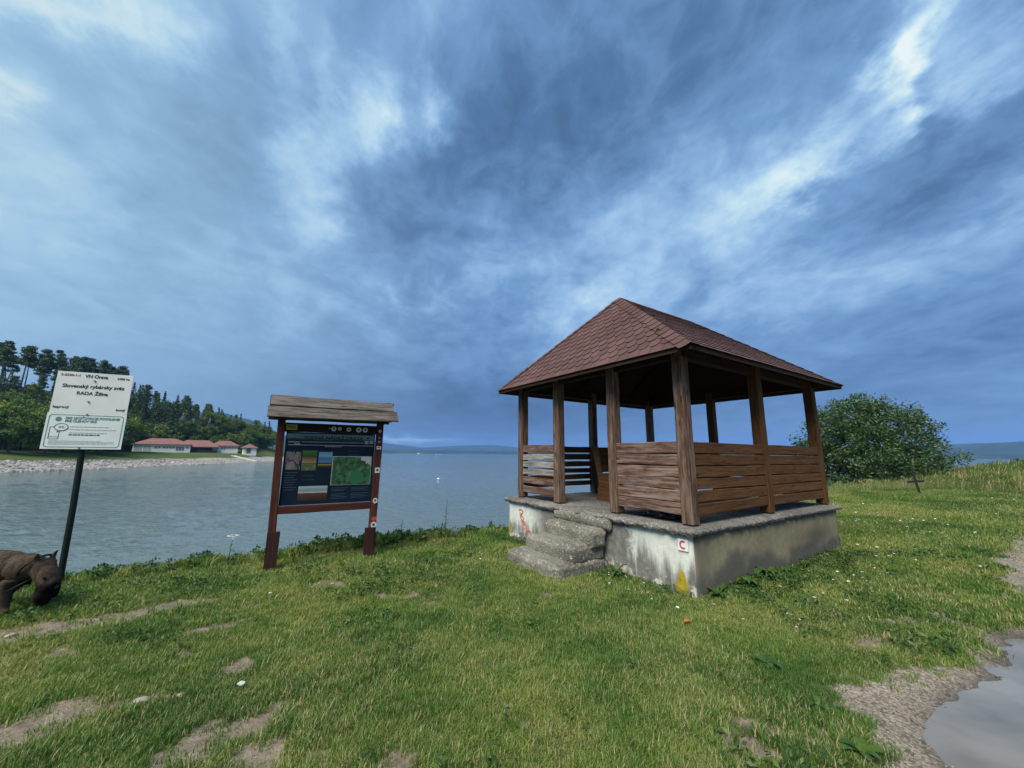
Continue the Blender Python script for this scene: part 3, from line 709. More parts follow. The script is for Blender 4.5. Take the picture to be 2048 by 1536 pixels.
m_sh, q, b = mat('brown_bitumen_shingle', rough=.9, spec=.25)
ps = q.n('TexCoord').outputs['Object']; rn = q.m('FRACT', q.m('ADD', q.n('NewGeometry').outputs['Random Per Island'], q.n('ObjectInfo').outputs['Random']))
gran = q.noise(ps, 260, 2, .7); patch = q.noise(ps, 1.4, 4, .6)
c = q.ramp(q.m('MULTIPLY_ADD', gran, .6, q.m('MULTIPLY', patch, .4)), [(.32, (.066, .036, .034)), (.55, (.104, .058, .055)), (.75, (.15, .089, .084))])
c = q.mix(q.m('MULTIPLY', q.sm(q.noise(ps, 2.6, 5, .7), .56, .74), .35), c, (.085, .075, .06))
c = q.vm('SCALE', c, q.m('MULTIPLY_ADD', rn, .34, .83))
setc(q, b, c); bump(q, b, gran, .35, .002)
m_she, q, b = mat('bitumen_shade_edge', (.018, .010, .009), .9, .2)  # bitumen core; its dark tone also paints the shadow lines between tabs
setc(q, b, q.ramp(q.noise(q.n('TexCoord').outputs['Object'], 60, 3), [(.3, (.012, .007, .006)), (.7, (.03, .017, .015))]))

def clip_poly(poly, edges):
    for (ax, ay), (bx, by) in edges:
        out = []; n_ = len(poly)
        for i in range(n_):
            p, q_ = poly[i], poly[(i + 1) % n_]
            dp = (bx - ax) * (p[1] - ay) - (by - ay) * (p[0] - ax); dq = (bx - ax) * (q_[1] - ay) - (by - ay) * (q_[0] - ax)
            if dp >= 0: out.append(p)
            if (dp >= 0) != (dq >= 0):
                t = dp / (dp - dq); out.append((p[0] + (q_[0] - p[0]) * t, p[1] + (q_[1] - p[1]) * t))
        poly = out
        if len(poly) < 3: return None
    return poly
EXPO, TABW = .141, .178
def roof_plane(o3, ud, vd, outline):
    """yields shingle solids (verts, faces, material indices) on the plane o3 + u*ud + v*vd"""
    o3, ud, vd = Vector(o3), Vector(ud).normalized(), Vector(vd).normalized(); nd = ud.cross(vd).normalized()
    edges = [(outline[i], outline[(i + 1) % len(outline)]) for i in range(len(outline))]
    umin, umax = min(p[0] for p in outline), max(p[0] for p in outline); vmax = max(p[1] for p in outline)
    row = 0; rnd_ = random.Random(9)
    while row * EXPO < vmax - .02:
        vl = row * EXPO - .012; u = umin - (TABW / 2 if row % 2 else 0) - .02
        while u < umax:
            w = TABW * .95; j = rnd_.uniform(-.004, .004); dep = EXPO * .62
            poly = [(u + w / 2 - w / 2 * math.cos(math.pi * k / 8), vl + j + dep * (1 - math.sin(math.pi * k / 8) ** .8)) for k in range(9)]
            top = vl + EXPO * 1.75
            poly = poly + [(u + w, top), (u, top)]
            if row == 0: poly = [(u, vl), (u + w * 1.02, vl), (u + w * 1.02, top), (u, top)]
            pl = clip_poly(poly, edges)
            if pl and len(pl) >= 3:
                ar = abs(sum(pl[i][0] * pl[(i + 1) % len(pl)][1] - pl[(i + 1) % len(pl)][0] * pl[i][1] for i in range(len(pl)))) / 2
                if ar > .0012:
                    lift = rnd_.uniform(0, .004); n_ = len(pl); vv = []
                    for th in (0., -.011):
                        for (a, c_) in pl:
                            hgt = .023 + lift - (.017 + lift * .7) * (c_ - vl) / (EXPO * 1.75) + th
                            vv.append(o3 + ud * a + vd * c_ + nd * hgt)
                    ff = [list(range(n_)), list(range(2 * n_ - 1, n_ - 1, -1))] + [[i, i + n_, (i + 1) % n_ + n_, (i + 1) % n_] for i in range(n_)]
                    yield vv, ff, [0, 1] + [1] * n_
            u += TABW
        row += 1
ra = RY0 - Y0; sl_f = math.hypot(ra, RZ - EZ); hw = X1 - XM; sl_s = math.hypot(hw, RZ - EZ); WX = X1 - X0; WYL = Y1 - Y0
for vv, ff, mi in roof_plane((X0, Y0, EZ), (1, 0, 0), (0, ra, RZ - EZ), [(0, -.02), (WX, -.02), (WX / 2, sl_f)]):
    obj('shingle', vv, ff, [m_sh, m_she], roof, mi=mi)
def field(o3, ud, vd, outline):
    V_, F_, I_ = [], [], []
    for vv, ff, mi in roof_plane(o3, ud, vd, outline):
        b0 = len(V_); V_ += vv; F_ += [[i + b0 for i in q_] for q_ in ff]; I_ += mi
    o_ = obj('shingle_courses', V_, F_, [m_sh, m_she], roof, mi=I_); o_['kind'] = 'stuff'; o_['label'] = 'narrow courses of brown shingles on the long roof slope'
field((X1, Y0, EZ), (0, 1, 0), (-hw, 0, RZ - EZ), [(0, -.02), (WYL, -.02), (RY1 - Y0, sl_s), (RY0 - Y0, sl_s)])
field((X0, Y1, EZ), (0, -1, 0), (hw, 0, RZ - EZ), [(0, -.02), (WYL, -.02), (RY1 - Y0, sl_s), (RY0 - Y0, sl_s)])
field((X1, Y1, EZ), (-1, 0, 0), (0, -ra, RZ - EZ), [(0, -.02), (WX, -.02), (WX / 2, sl_f)])
# hip and ridge caps: bent shingles lapped along the arrises
def caps(p, q_, n1, n2, count, w, nm='hip_cap'):
    p, q_ = Vector(p), Vector(q_); d = (q_ - p); L = d.length; d.normalize(); st = L / count
    n1, n2 = Vector(n1).normalized(), Vector(n2).normalized(); nm_ = (n1 + n2).normalized()
    t1 = n1.cross(d).normalized(); t2 = n2.cross(d).normalized()
    if t1.dot(n2) > 0: t1 = -t1
    if t2.dot(n1) > 0: t2 = -t2
    rnd_ = random.Random(int(L * 1000))
    for i in range(0 if nm == 'hip_cap' else 1, count):
        a0, a1 = i * st - .02, min(i * st + st * 1.55, L); lf = .033 + rnd_.uniform(0, .006); vv = []; w_ = w * rnd_.uniform(.92, 1.06)
        for th in (0, -.008):
            for (aa, hh_, cv) in ((a0, lf, .0), (a0 + .02, lf, .6), (a1, .021, 1.)):
                for t_, n_, s_ in ((t1, n1, 1), (t1, n1, .5), (None, nm_, 0), (t2, n2, .5), (t2, n2, 1)):
                    ext = w_ * (s_ if aa > a0 + .001 else s_ * .9)
                    sh = .03 * s_ * s_ if aa <= a0 + .03 else 0
                    vv.append(p + d * (aa + sh) + (t_ * ext if t_ is not None else Vector()) + n_ * (hh_ + th + (.004 if s_ == 0 else 0)))
        ff = []; mi = []
        for layer in (0, 15):
            for r_ in range(2):
                for k in range(4):
                    a = layer + r_ * 5 + k; qd = [a, a + 1, a + 6, a + 5]; ff.append(qd); mi.append(0 if layer == 0 else 1)
        ring = [0, 1, 2, 3, 4, 9, 14, 13, 12, 11, 10, 5]
        for k in range(12):
            a, c_ = ring[k], ring[(k + 1) % 12]; ff.append([a, a + 15, c_ + 15, c_]); mi.append(1)
        obj(nm, vv, ff, [m_sh, m_she], roof, mi=mi)
nF = (0, -(RZ - EZ), ra); nS = ((RZ - EZ), 0, hw); nN = (-(RZ - EZ), 0, hw); nB = (0, (RZ - EZ), ra)
apex0, apex1 = (XM, RY0, RZ), (XM, RY1, RZ)
caps((X1, Y0, EZ), apex0, nF, nS, 20, .13)
caps((X0, Y0, EZ), apex0, nF, nN, 20, .07)
caps((X1, Y1, EZ), apex1, nS, nB, 18, .12)
caps((X0, Y1, EZ), apex1, nN, nB, 12, .12)
caps((XM, RY1, RZ - .012), (XM, RY0, RZ - .012), nS, nN, 14, .13, 'ridge_cap')

# ---- bench inside
bench = empty('bench', gz_world(-2.3, 1.9, GP), (0, 0, GZ_R)); tag(bench, 'brown wooden bench with scrolled end panel inside the gazebo', 'bench')
prof = [(-.27, 0), (-.22, .12), (-.235, .2), (-.2, .3), (-.24, .5), (-.31, .78), (-.33, .97), (-.28, 1.0), (-.2, .98), (-.17, .8), (-.13, .5), (.2, .46), (.24, .42), (.2, .34), (.2, .12), (.24, .0)]
for y in (-.86, .86):
    MB().prism(prof, y - .022, y + .022).build('end_panel', W_SIDE, bench)
for i, (x, z) in enumerate(((-.205, .58), (-.225, .73), (-.245, .89))):
    beam('back_board', (x + .03, -.84, z), (x + .03, .84, z), .12, .03, W_SIDE, bench, seed=80 + i)
for i, x in enumerate((-.08, .05, .17)):
    beam('seat_board', (x, -.84, .475 - .0 * i), (x, .84, .475), .03, .115, W_SIDE, bench, seed=90 + i)

# ---- crumpled black sheet on the floor behind the front railing
bm = bmesh.new(); bmesh.ops.create_icosphere(bm, subdivisions=5, radius=1)
for v_ in bm.verts:
    p = v_.co.copy(); n_ = fbm(p.x * 2.2, p.y * 2.2, p.z * 2.2) * .35 + abs(fbm(p.x * 6, p.y * 6, p.z * 6 + 4)) * .16
    p *= 1 + n_; v_.co = Vector((p.x * .43, p.y * .17, max(0, p.z * .085 + .03 + .05 * p.x)))
me = bpy.data.meshes.new('plastic_bag'); bm.to_mesh(me); bm.free(); me.materials.append(M_BLACKP)
for p_ in me.polygons: p_.use_smooth = True
tag(put(bpy.data.objects.new('plastic_bag', me), None, gz_world(-.72, .36, GP + .002), (0, 0, GZ_R - .35)), 'crumpled shiny black plastic sheet on the gazebo floor', 'plastic bag')

# ---- text helper
def text(body, size, mat_, parent, x, y, z, name='lettering', align='LEFT', bold=0., width=None, rotz=0., shear=0.):
    cu = bpy.data.curves.new('t', 'FONT'); cu.body = body; cu.size = size; cu.align_x = align; cu.align_y = 'CENTER'; cu.offset = bold; cu.extrude = .0008; cu.resolution_u = 3
    t_ = bpy.data.objects.new('t', cu); me_ = bpy.data.meshes.new_from_object(t_); bpy.data.objects.remove(t_)
    if width and len(me_.vertices):
        xs = [v_.co.x for v_ in me_.vertices]; w_ = max(xs) - min(xs)
        if w_ > 0:
            for v_ in me_.vertices: v_.co.x *= width / w_
    me_.materials.append(mat_); me_.name = name
    return put(bpy.data.objects.new(name, me_), parent, (x, y, z), (R(90), 0, rotz))
# ---- letter card on the corner of the base
card = empty('letter_sign', gz_world(-.05, wy0 - .012, .565), (0, 0, GZ_R + .03)); tag(card, 'small white card with a red letter C stuck to the base corner', 'sign')
MB().box(-.064, .064, -.003, .003, -.066, .066).build('card', M_WHITE, card)
mb = MB(); n_ = 20
arc = [(math.cos(R(48 + 264 * k / n_)), math.sin(R(48 + 264 * k / n_))) for k in range(n_ + 1)]
for k in range(n_):
    (a, b_), (c_, d_) = arc[k], arc[k + 1]
    mb.prism([(a * .024, b_ * .028), (c_ * .024, d_ * .028), (c_ * .044, d_ * .05), (a * .044, b_ * .05)], -.0048, -.001)
mb.build('lettering', M_REDINK, card)

# ================================================================== NOTICE BOARD
nbp = Vector((-3.329, 5.761, 0)); nb = empty('notice_board', (nbp.x, nbp.y, 0), (0, 0, math.atan2(.518, .856)))
tag(nb, 'dark red wooden notice board with plank roof and lake map panel', 'notice board')
zl, zr = gz1(-3.33, 5.76), gz1(-2.2, 6.44)
beam('post', (-.05, 0, zl + .06), (-.095, 0, 2.16), .10, .10, W_RED, nb, upv=(0, 1, 0), seed=101)
beam('post', (1.305, 0, zr + .02), (1.325, 0, 2.16), .10, .10, W_RED, nb, upv=(0, 1, 0), seed=102)
beam('brace', (-.035, -.052, zl - .0), (-.035, -.052, .49), .155, .045, W_RDARK, nb, upv=(1, 0, 0), seed=103)
beam('brace', (1.27, -.052, zr - .01), (1.265, -.052, .44), .15, .045, W_RDARK, nb, upv=(1, 0, 0), seed=104)
for x, z in ((-.05, zl), (1.30, zr)):
    MB().tube([(x - .04, 0, z + .09), (x - .04, 0, z - .15)], .011, 6).tube([(x + .05, 0, z + .09), (x + .05, 0, z - .15)], .011, 6).build('foot_bracket', M_IRON, nb)
beam('bottom_rail', (-.03, -.01, .775), (1.27, -.01, .775), .105, .07, W_RED, nb, seed=105)
beam('top_rail', (-.04, .005, 1.965), (1.27, .005, 1.965), .135, .05, W_DARK, nb, seed=106)
beam('roof_beam', (-.2, 0, 2.165), (1.47, 0, 2.165), .08, .08, W_RDARK, nb, seed=107)
# roof planks, two on each slope, and gable boards
pitch = math.atan2(.31, .25)
nv = (0, -math.sin(pitch), math.cos(pitch))
def rplank(y0, z0, y1, z1, sd, w, x0=-.27, x1=1.53, dz=0.):
    yc, zc = (y0 + y1) / 2, (z0 + z1) / 2
    beam('roof_plank', (x0, yc, zc), (x1, yc, zc + dz), w, .022, W_ROOFB, nb, upv=(0, y1 - y0, z1 - z0), seg=26, bev=.005, warp=.006, rough=.004, seed=sd)
rplank(-.275, 2.09, -.135, 2.255, 111, .215, -.28, 1.55, .012); rplank(-.155, 2.262, -.005, 2.43, 112, .215, -.26, 1.50, .0)
rplank(.275, 2.09, .135, 2.255, 113, .215); rplank(.155, 2.262, .005, 2.43, 114, .215)
for x in (-.21, 1.46):
    MB().prism([(-.235, 2.10), (.235, 2.10), (0, 2.385)], x - .012, x + .012, 'x').build('gable_board', W_RDARK, nb)
# printed panel
m_panel, q, b = mat('navy_print', rough=.6, spec=.12)
oc = q.n('TexCoord').outputs['Object']
setc(q, b, q.ramp(q.noise(oc, 3, 4), [(.3, (.0035, .008, .018)), (.7, (.007, .018, .038))]))
pnl = MB().box(-.015, 1.255, -.012, .012, .835, 1.895).build('panel', m_panel, nb)
pnl['label'] = 'navy printed panel with photographs and a lake map'
def picture(name, x0, x1, z0, z1, fn, y=-.0135, frame=None):
    m_, q_, b_ = mat(name + '_print', rough=.6, spec=.12)
    o_ = MB().box(-(x1 - x0) / 2, (x1 - x0) / 2, -.0015, .0015, -(z1 - z0) / 2, (z1 - z0) / 2).build(name, m_, pnl, loc=((x0 + x1) / 2, y, (z0 + z1) / 2))
    oc_ = q_.n('TexCoord').outputs['Object']; ux, _, uz = q_.xyz(oc_)
    u = q_.m('MULTIPLY_ADD', ux, 1 / (x1 - x0), .5); w = q_.m('MULTIPLY_ADD', uz, 1 / (z1 - z0), .5)
    setc(q_, b_, fn(q_, oc_, u, w)); return o_
# banner strip with the title
picture('banner_print', .0, 1.24, 1.735, 1.875, lambda q_, o_, u, w: q_.mix(q_.sm(q_.m('ADD', w, q_.m('MULTIPLY', q_.noise(q_.map(o_, (3, 1, 12)), 1, 4), .5)), .55, .9), (.02, .032, .036), (.15, .20, .19)))
def sq(n_, x0, x1, z0, z1, m_, y=-.0165): return MB().box(x0, x1, y, y + .002, z0, z1).build(n_, m_, pnl)
M_PALEP = plain('pale_print', (.30, .33, .33), .5, var=.25, scale=25)
M_DIMP = plain('dim_print', (.055, .085, .13), .5, var=.3, scale=60)
text('VODNÁ NÁDRŽ ORAVA', .066, M_INK, pnl, .215, -.0165, 1.815, bold=.0022, width=.86)
for x0, x1, z in ((.20, 1.08, 1.752), (.02, 1.23, 1.706), (.52, .76, 1.687)): sq('text_line', x0, x1, z - .004, z + .004, M_PALEP)
sq('rule', .02, .17, 1.742, 1.756, M_PALEP); sq('boat_mark', .10, .18, 1.70, 1.725, M_PALEP)
sq('emblem', 1.10, 1.155, 1.735, 1.785, M_PALEP); sq('emblem', 1.175, 1.23, 1.742, 1.792, M_PALEP); sq('emblem', 1.12, 1.16, 1.815, 1.84, M_INK)
for z in (1.62, 1.575, 1.545): sq('text_line', .86, 1.03, z - .002, z + .002, M_DIMP)
def trees_pic(q_, o_, u, w):
    s_ = q_.sm(q_.m('ABSOLUTE', q_.m('SUBTRACT', q_.noise(q_.map(o_, (9, 1, 3)), 1, 2), .5)), .0, .045)
    return q_.mix(s_, (.02, .018, .02), q_.ramp(q_.noise(o_, 9, 4), [(.3, (.09, .085, .095)), (.7, (.17, .155, .155))]))
picture('forest_photo', .01, .205, 1.345, 1.605, trees_pic)
picture('meadow_photo', .225, .42, 1.435, 1.625, lambda q_, o_, u, w: q_.ramp(q_.m('ADD', w, q_.m('MULTIPLY', q_.m('SUBTRACT', q_.noise(o_, 18, 4), .5), .35)), [(.1, (.2, .15, .09)), (.42, (.15, .075, .045)), (.52, (.03, .055, .015)), (.9, (.055, .12, .035))]))
picture('grazing_photo', .225, .42, 1.33, 1.43, lambda q_, o_, u, w: q_.ramp(q_.noise(o_, 22, 4), [(.35, (.05, .085, .035)), (.6, (.08, .12, .05)), (.75, (.35, .3, .22))]))
picture('lake_photo', .445, .635, 1.44, 1.605, lambda q_, o_, u, w: q_.ramp(q_.m('ADD', w, q_.m('MULTIPLY', q_.m('SUBTRACT', q_.noise(o_, 14, 4), .5), .25)), [(.1, (.055, .15, .26)), (.45, (.035, .13, .25)), (.6, (.14, .28, .36)), (.95, (.1, .22, .3))]))
picture('beach_photo', .445, .635, 1.36, 1.425, lambda q_, o_, u, w: q_.ramp(w, [(.2, (.015, .015, .012)), (.6, (.07, .055, .02)), (.85, (.22, .16, .05))]))
picture('shore_photo', .215, .605, .885, 1.10, lambda q_, o_, u, w: q_.ramp(q_.m('ADD', w, q_.m('MULTIPLY', q_.m('SUBTRACT', q_.noise(q_.map(o_, (4, 1, 22)), 1, 4), .5), .3)), [(.1, (.035, .018, .015)), (.5, (.075, .04, .028)), (.56, (.4, .42, .4)), (.68, (.14, .2, .21)), (.95, (.28, .34, .36))]))
sq('map_border', .64, 1.225, 1.1, 1.54, M_PALEP, -.0150)
def lake_map(q_, o_, u, w):
    c_ = q_.ramp(q_.noise(o_, 13, 5, .65), [(.35, (.012, .035, .016)), (.5, (.03, .085, .04)), (.68, (.10, .19, .09))])
    lk = q_.sm(q_.m('ADD', q_.m('MULTIPLY', q_.m('SUBTRACT', q_.noise(o_, 9, 5), .5), 1.5), q_.vm('LENGTH', q_.comb(q_.m('MULTIPLY', q_.m('SUBTRACT', u, .6), 1.0), q_.m('MULTIPLY', q_.m('SUBTRACT', w, .22), 1.3), 0.), out=1)), .34, .27)
    c_ = q_.mix(lk, c_, (.025, .13, .055))
    wh = q_.sm(q_.m('ADD', q_.m('ADD', u, w), q_.m('MULTIPLY', q_.m('SUBTRACT', q_.noise(o_, 16, 3), .5), .5)), 1.66, 1.70)
    return q_.mix(wh, c_, (.33, .36, .35))
picture('lake_map', .65, 1.215, 1.11, 1.53, lake_map, -.0175)
for z0 in (1.25, 1.19): sq('text_line', .24, .40, z0 - .002, z0 + .002, M_DIMP)
for i in range(8):
    z = 1.06 - i * .022
    if i != 3: sq('text_line', .66, .9 - (i % 3) * .03, z - .003, z + .003, M_DIMP); sq('text_line', .95, 1.2 - (i % 2) * .05, z - .003, z + .003, M_DIMP)
for i in range(8): sq('text_line', .02, .185 - (i % 3) * .02, 1.3 - i * .035 - .003, 1.3 - i * .035 + .003, M_DIMP)
# stickers on the frame
M_YEL = plain('yellow_sticker', (.42, .34, .03), .5, var=.12); M_STK = plain('white_sticker', (.55, .55, .52), .5, var=.2, scale=60); M_RSTK = plain('red_sticker', (.5, .05, .05), .5, var=.15); M_PUR = plain('purple_sticker', (.13, .02, .06), .5, var=.2)
def sticker(x, y, z, w, h, m_, rnd=True, mark=True, par=nb):
    n_ = 14 if rnd else 4
    pl = [(w / 2 * math.cos(2 * math.pi * k / n_), h / 2 * math.sin(2 * math.pi * k / n_)) for k in range(n_)] if rnd else [(-w / 2, -h / 2), (w / 2, -h / 2), (w / 2, h / 2), (-w / 2, h / 2)]
    o_ = MB().prism(pl, -.001, .001).build('sticker', m_, par, loc=(x, y, z))
    if mark: MB().prism([(a * .45, c_ * .4 + h * .04) for a, c_ in pl], -.0022, -.0012).build('emblem', M_INK if m_ is not M_PUR else M_PALEP, o_)
    return o_
st = sticker(.045, -.0225, 1.965, .145, .075, M_YEL, False, False)
for z in (.013, -.013): MB().box(-.055, .055, -.0022, -.0012, z - .007, z + .007).build('text_line', M_INK, st)
for x, w in ((.56, .025), (.62, .075), (.705, .055), (.84, .07), (.99, .085), (1.09, .08)): sticker(x, -.0225, 1.96 + (.008 if w < .07 else 0), w, w * .95, M_STK if w != .025 else M_PALEP)
for z, m_, w, h, rd in ((1.95, M_STK, .045, .05, True), (1.84, M_PUR, .06, .05, False), (1.775, M_PUR, .07, .05, False), (1.68, M_STK, .07, .05, False), (1.32, M_STK, .075, .085, False), (.845, M_STK, .075, .085, True), (.57, M_RSTK, .08, .07, True), (.475, M_STK, .09, .1, True)):
    sticker(1.317, -.054, z, w, h, m_, rd, m_ is not M_RSTK)

# ================================================================== FISHING SIGN
SGP = Vector((-5.478, 4.994)); sgz = gz1(*SGP)
sg_ = empty('fishing_sign', (SGP.x, SGP.y, 0), (0, 0, R(25))); tag(sg_, 'white fishing ground sign with two plates on a dark green pole', 'sign')
M_POLE = plain('dark_green_paint', (.005, .013, .010), .55, .25, .3, 12)
MB().tube([(.02, .045, sgz - .3), (.0, .045, .9), (-.03, .045, 1.8), (-.05, .045, 2.65)], .032, 12).tube([(-.05, .045, 2.65), (-.05, .045, 2.655)], .034, 12).build('pole', M_POLE, sg_, smooth=False)
m_plate, q, b = mat('white_plate', rough=.4, spec=.4)
oc = q.n('TexCoord').outputs['Object']
setc(q, b, q.ramp(q.noise(oc, 2.5, 5, .6), [(.3, (.56, .58, .58)), (.7, (.68, .70, .70))]))
m_plate2, q, b = mat('pale_green_plate', rough=.4, spec=.4)
oc = q.n('TexCoord').outputs['Object']
setc(q, b, q.ramp(q.noise(oc, 2.5, 5, .6), [(.3, (.56, .64, .62)), (.7, (.66, .74, .71))]))
pt = MB().box(-.377, .36, -.008, 0, 2.068, 2.60).build('plate', m_plate, sg_)
pb = MB().box(-.388, .366, -.012, -.003, 1.612, 2.066).build('plate', m_plate2, sg_)
YS = -.0095
text('VN Orava', .062, M_INK, pt, -.115, YS, 2.55, bold=.0018, width=.225)
text('3-5530-1-1', .038, M_INK, pt, -.345, YS, 2.555, bold=.0008, width=.18)
text('3400 ha', .038, M_INK, pt, .20, YS, 2.543, bold=.001, width=.125)
text('Slovenský rybársky zväz', .062, M_INK, pt, -.31, YS, 2.415, bold=.0016, width=.60)
text('RADA Žilina', .06, M_INK, pt, -.165, YS, 2.325, bold=.0016, width=.30)
text('kaprový', .042, M_INK, pt, -.355, YS, 2.14, bold=.001, width=.145)
text('lovný', .042, M_INK, pt, .245, YS, 2.125, bold=.001, width=.09)
for x, z, par in ((-.015, 2.495, pt), (-.035, 2.22, pt), (-.02, 2.052, pb), (-.035, 1.628, pb)):
    MB().tube([(x, -.007, z), (x, -.020, z)], .011, 8).build('bolt', M_STEEL, par)
YB = -.0135
def line(par, pts, w, m_, y=YB, name='line', closed=False):
    mb_ = MB(); P_ = pts + ([pts[0]] if closed else [])
    for (xa, za), (xb, zb) in zip(P_[:-1], P_[1:]):
        d_ = Vector((xb - xa, zb - za)); L_ = d_.length; d_.normalize(); n_ = Vector((-d_.y, d_.x)) * w / 2; e_ = d_ * w * .3
        mb_.prism([(xa - e_.x - n_.x, za - e_.y - n_.y), (xb + e_.x - n_.x, zb + e_.y - n_.y), (xb + e_.x + n_.x, zb + e_.y + n_.y), (xa - e_.x + n_.x, za - e_.y + n_.y)], y, y + .0015)
    return mb_.build(name, m_, par)
def rrect(x0, x1, z0, z1, r):
    o_ = []
    for cx_, cz_, a0 in ((x1 - r, z1 - r, 0), (x0 + r, z1 - r, 90), (x0 + r, z0 + r, 180), (x1 - r, z0 + r, 270)):
        o_ += [(cx_ + r * math.cos(R(a0 + 22.5 * k)), cz_ + r * math.sin(R(a0 + 22.5 * k))) for k in range(5)]
    return o_
line(pb, rrect(-.362, .34, 1.637, 2.04, .03), .008, M_GREENINK, closed=True, name='border')
text('SMS HOSŤOVACIE POVOLENIE', .040, M_GREENINK, pb, -.215, YB, 2.0, bold=.0014, width=.52)
text('PRE ČLENOV SRZ', .040, M_GREENINK, pb, -.215, YB, 1.962, bold=.0014, width=.30)
mb = MB(); mb.prism([(-.275 + .03 * math.cos(2 * math.pi * k / 14), 1.985 + .03 * math.sin(2 * math.pi * k / 14)) for k in range(14)], YB, YB + .0015); mb.build('emblem', M_GREENINK, pb)
line(pb, rrect(-.335, -.245, 1.735, 1.885, .012), .006, M_INK, closed=True, name='phone_symbol'); line(pb, [(-.333, 1.762), (-.247, 1.762)], .005, M_INK, name='phone_symbol')
bub = [(-.235 + .062 * math.cos(2 * math.pi * k / 22), 1.885 + .045 * math.sin(2 * math.pi * k / 22)) for k in range(22)]
MB().prism(bub, YB - .0012, YB + .0002).build('speech_bubble', m_plate2, pb); line(pb, bub, .0055, M_INK, closed=True, name='speech_bubble', y=YB - .003); line(pb, [(-.255, 1.845), (-.268, 1.82), (-.225, 1.84)], .005, M_INK, name='speech_bubble')
text('SMS', .032, M_GREYINK, pb, -.235, YB - .003, 1.886, align='CENTER', bold=.001)
for x0, x1, z, w, m_ in ((-.155, .21, 1.892, .010, M_GREYINK), (-.155, .29, 1.855, .010, M_GREYINK), (-.155, .2, 1.815, .010, M_GREYINK), (-.155, .135, 1.79, .014, M_INK), (-.325, .16, 1.743 - .03, .005, M_GREYINK), (-.325, .29, 1.70, .005, M_GREYINK), (-.325, .29, 1.686, .005, M_GREYINK), (-.325, .22, 1.672, .005, M_GREYINK)):
    rnd = random.Random(int(x1 * 1000 + z * 999)); x = x0; mb = MB()
    while x < x1:
        L_ = rnd.uniform(.012, .05); mb.box(x, min(x + L_, x1), YB, YB + .0012, z - w / 2, z + w / 2); x += L_ + .007
    mb.build('small_print', m_, pb)

# ================================================================== DOG
m_dog, q, b = mat('brindle_coat', rough=.85, spec=.12)
oc = q.n('TexCoord').outputs['Object']; dx, dy, dz = q.xyz(oc)
strp = q.noise(q.map(oc, (26, 6, 9)), 1., 4, .6, .5); hair = q.noise(q.map(oc, (40, 120, 120)), 1., 3, .6)
coat = q.ramp(q.m('MULTIPLY_ADD', hair, .4, q.m('MULTIPLY', strp, .6)), [(.34, (.018, .013, .010)), (.5, (.058, .043, .031)), (.66, (.12, .092, .066))])
dm = q.vm('DISTANCE', oc, (.36, 0, .14), out=1)
muz = q.sm(q.m('MULTIPLY_ADD', q.noise(oc, 14, 3), .06, dm), .255, .185)
coat = q.mix(muz, coat, q.ramp(hair, [(.3, (.004, .0035, .0035)), (.7, (.010, .009, .009))]))
chest = q.sm(q.vm('DISTANCE', oc, (.14, .0, .30), out=1), .055, .035)
coat = q.mix(chest, coat, (.5, .48, .45))
setc(q, b, coat); bump(q, b, q.m('MULTIPLY_ADD', strp, .5, hair), .4, .006)
dvs = []; des = []; drs = []
def chain(pts, link=None):
    prev = link
    for (x, y, z, rx, ry) in pts:
        dvs.append((x, y, z)); drs.append((rx, ry)); i = len(dvs) - 1
        if prev is not None: des.append((prev, i))
        prev = i
    return prev
root = chain([(-.30, 0, .46, .14, .16)])
ch_ = chain([(-.13, 0, .45, .155, .175), (.02, 0, .445, .16, .185)], root); sh_ = ch_
nk = chain([(.11, 0, .465, .13, .145), (.18, 0, .46, .12, .128)], ch_)
sk = chain([(.245, 0, .435, .118, .118)], nk)
br_ = chain([(.305, 0, .375, .108, .102)], sk)
mz_ = chain([(.36, 0, .305, .088, .088), (.405, 0, .25, .066, .062)], br_)
jw_ = chain([(.315, 0, .235, .085, .098), (.295, 0, .155, .072, .082), (.295, 0, .07, .05, .052)], br_)
for s_ in (-1, 1):
    chain([(.225, s_ * .062, .525, .024, .028), (.222, s_ * .076, .572, .013, .024), (.25, s_ * .08, .612, .005, .009)], sk)
    chain([(.355, s_ * .052, .215, .042, .06), (.33, s_ * .058, .13, .036, .05)], br_ + 1)
    fx = .0 if s_ < 0 else -.36
    chain([(.03 + fx * .3, s_ * .105, .36, .08, .098), (-.015 + fx * .5, s_ * .12, .265, .056, .068), (.03 + fx, s_ * .12, .13, .039, .044), (.04 + fx, s_ * .12, .055, .036, .038), (.095 + fx, s_ * .12, .034, .045, .031)], sh_)
pv_ = chain([(-.50, 0, .475, .125, .14), (-.64, 0, .475, .12, .13)], root)
for s_ in (-1, 1):
    hx = .0 if s_ < 0 else .12
    chain([(-.64 + hx * .3, s_ * .09, .40, .085, .105), (-.56 + hx, s_ * .11, .285, .058, .07), (-.69 + hx, s_ * .11, .175, .032, .038), (-.675 + hx, s_ * .11, .06, .029, .03), (-.62 + hx, s_ * .11, .03, .034, .027)], pv_)
chain([(-.75, 0, .5, .035, .035), (-.86, 0, .44, .022, .022), (-.93, 0, .33, .012, .012)], pv_)
me = bpy.data.meshes.new('dog'); me.from_pydata(dvs, des, []); me.materials.append(m_dog)
DOGP = Vector((-4.915, 4.17)); dog = put(bpy.data.objects.new('dog', me), None, (DOGP.x, DOGP.y, gz1(*DOGP) - .004), (0, 0, R(-6)))
dog.scale = (.93, .95, .94)
mod = dog.modifiers.new('skin', 'SKIN'); mod.use_smooth_shade = True; mod.branch_smoothing = .6
for i, r_ in enumerate(drs):
    me.skin_vertices[0].data[i].radius = r_; me.skin_vertices[0].data[i].use_root = (i == 0)
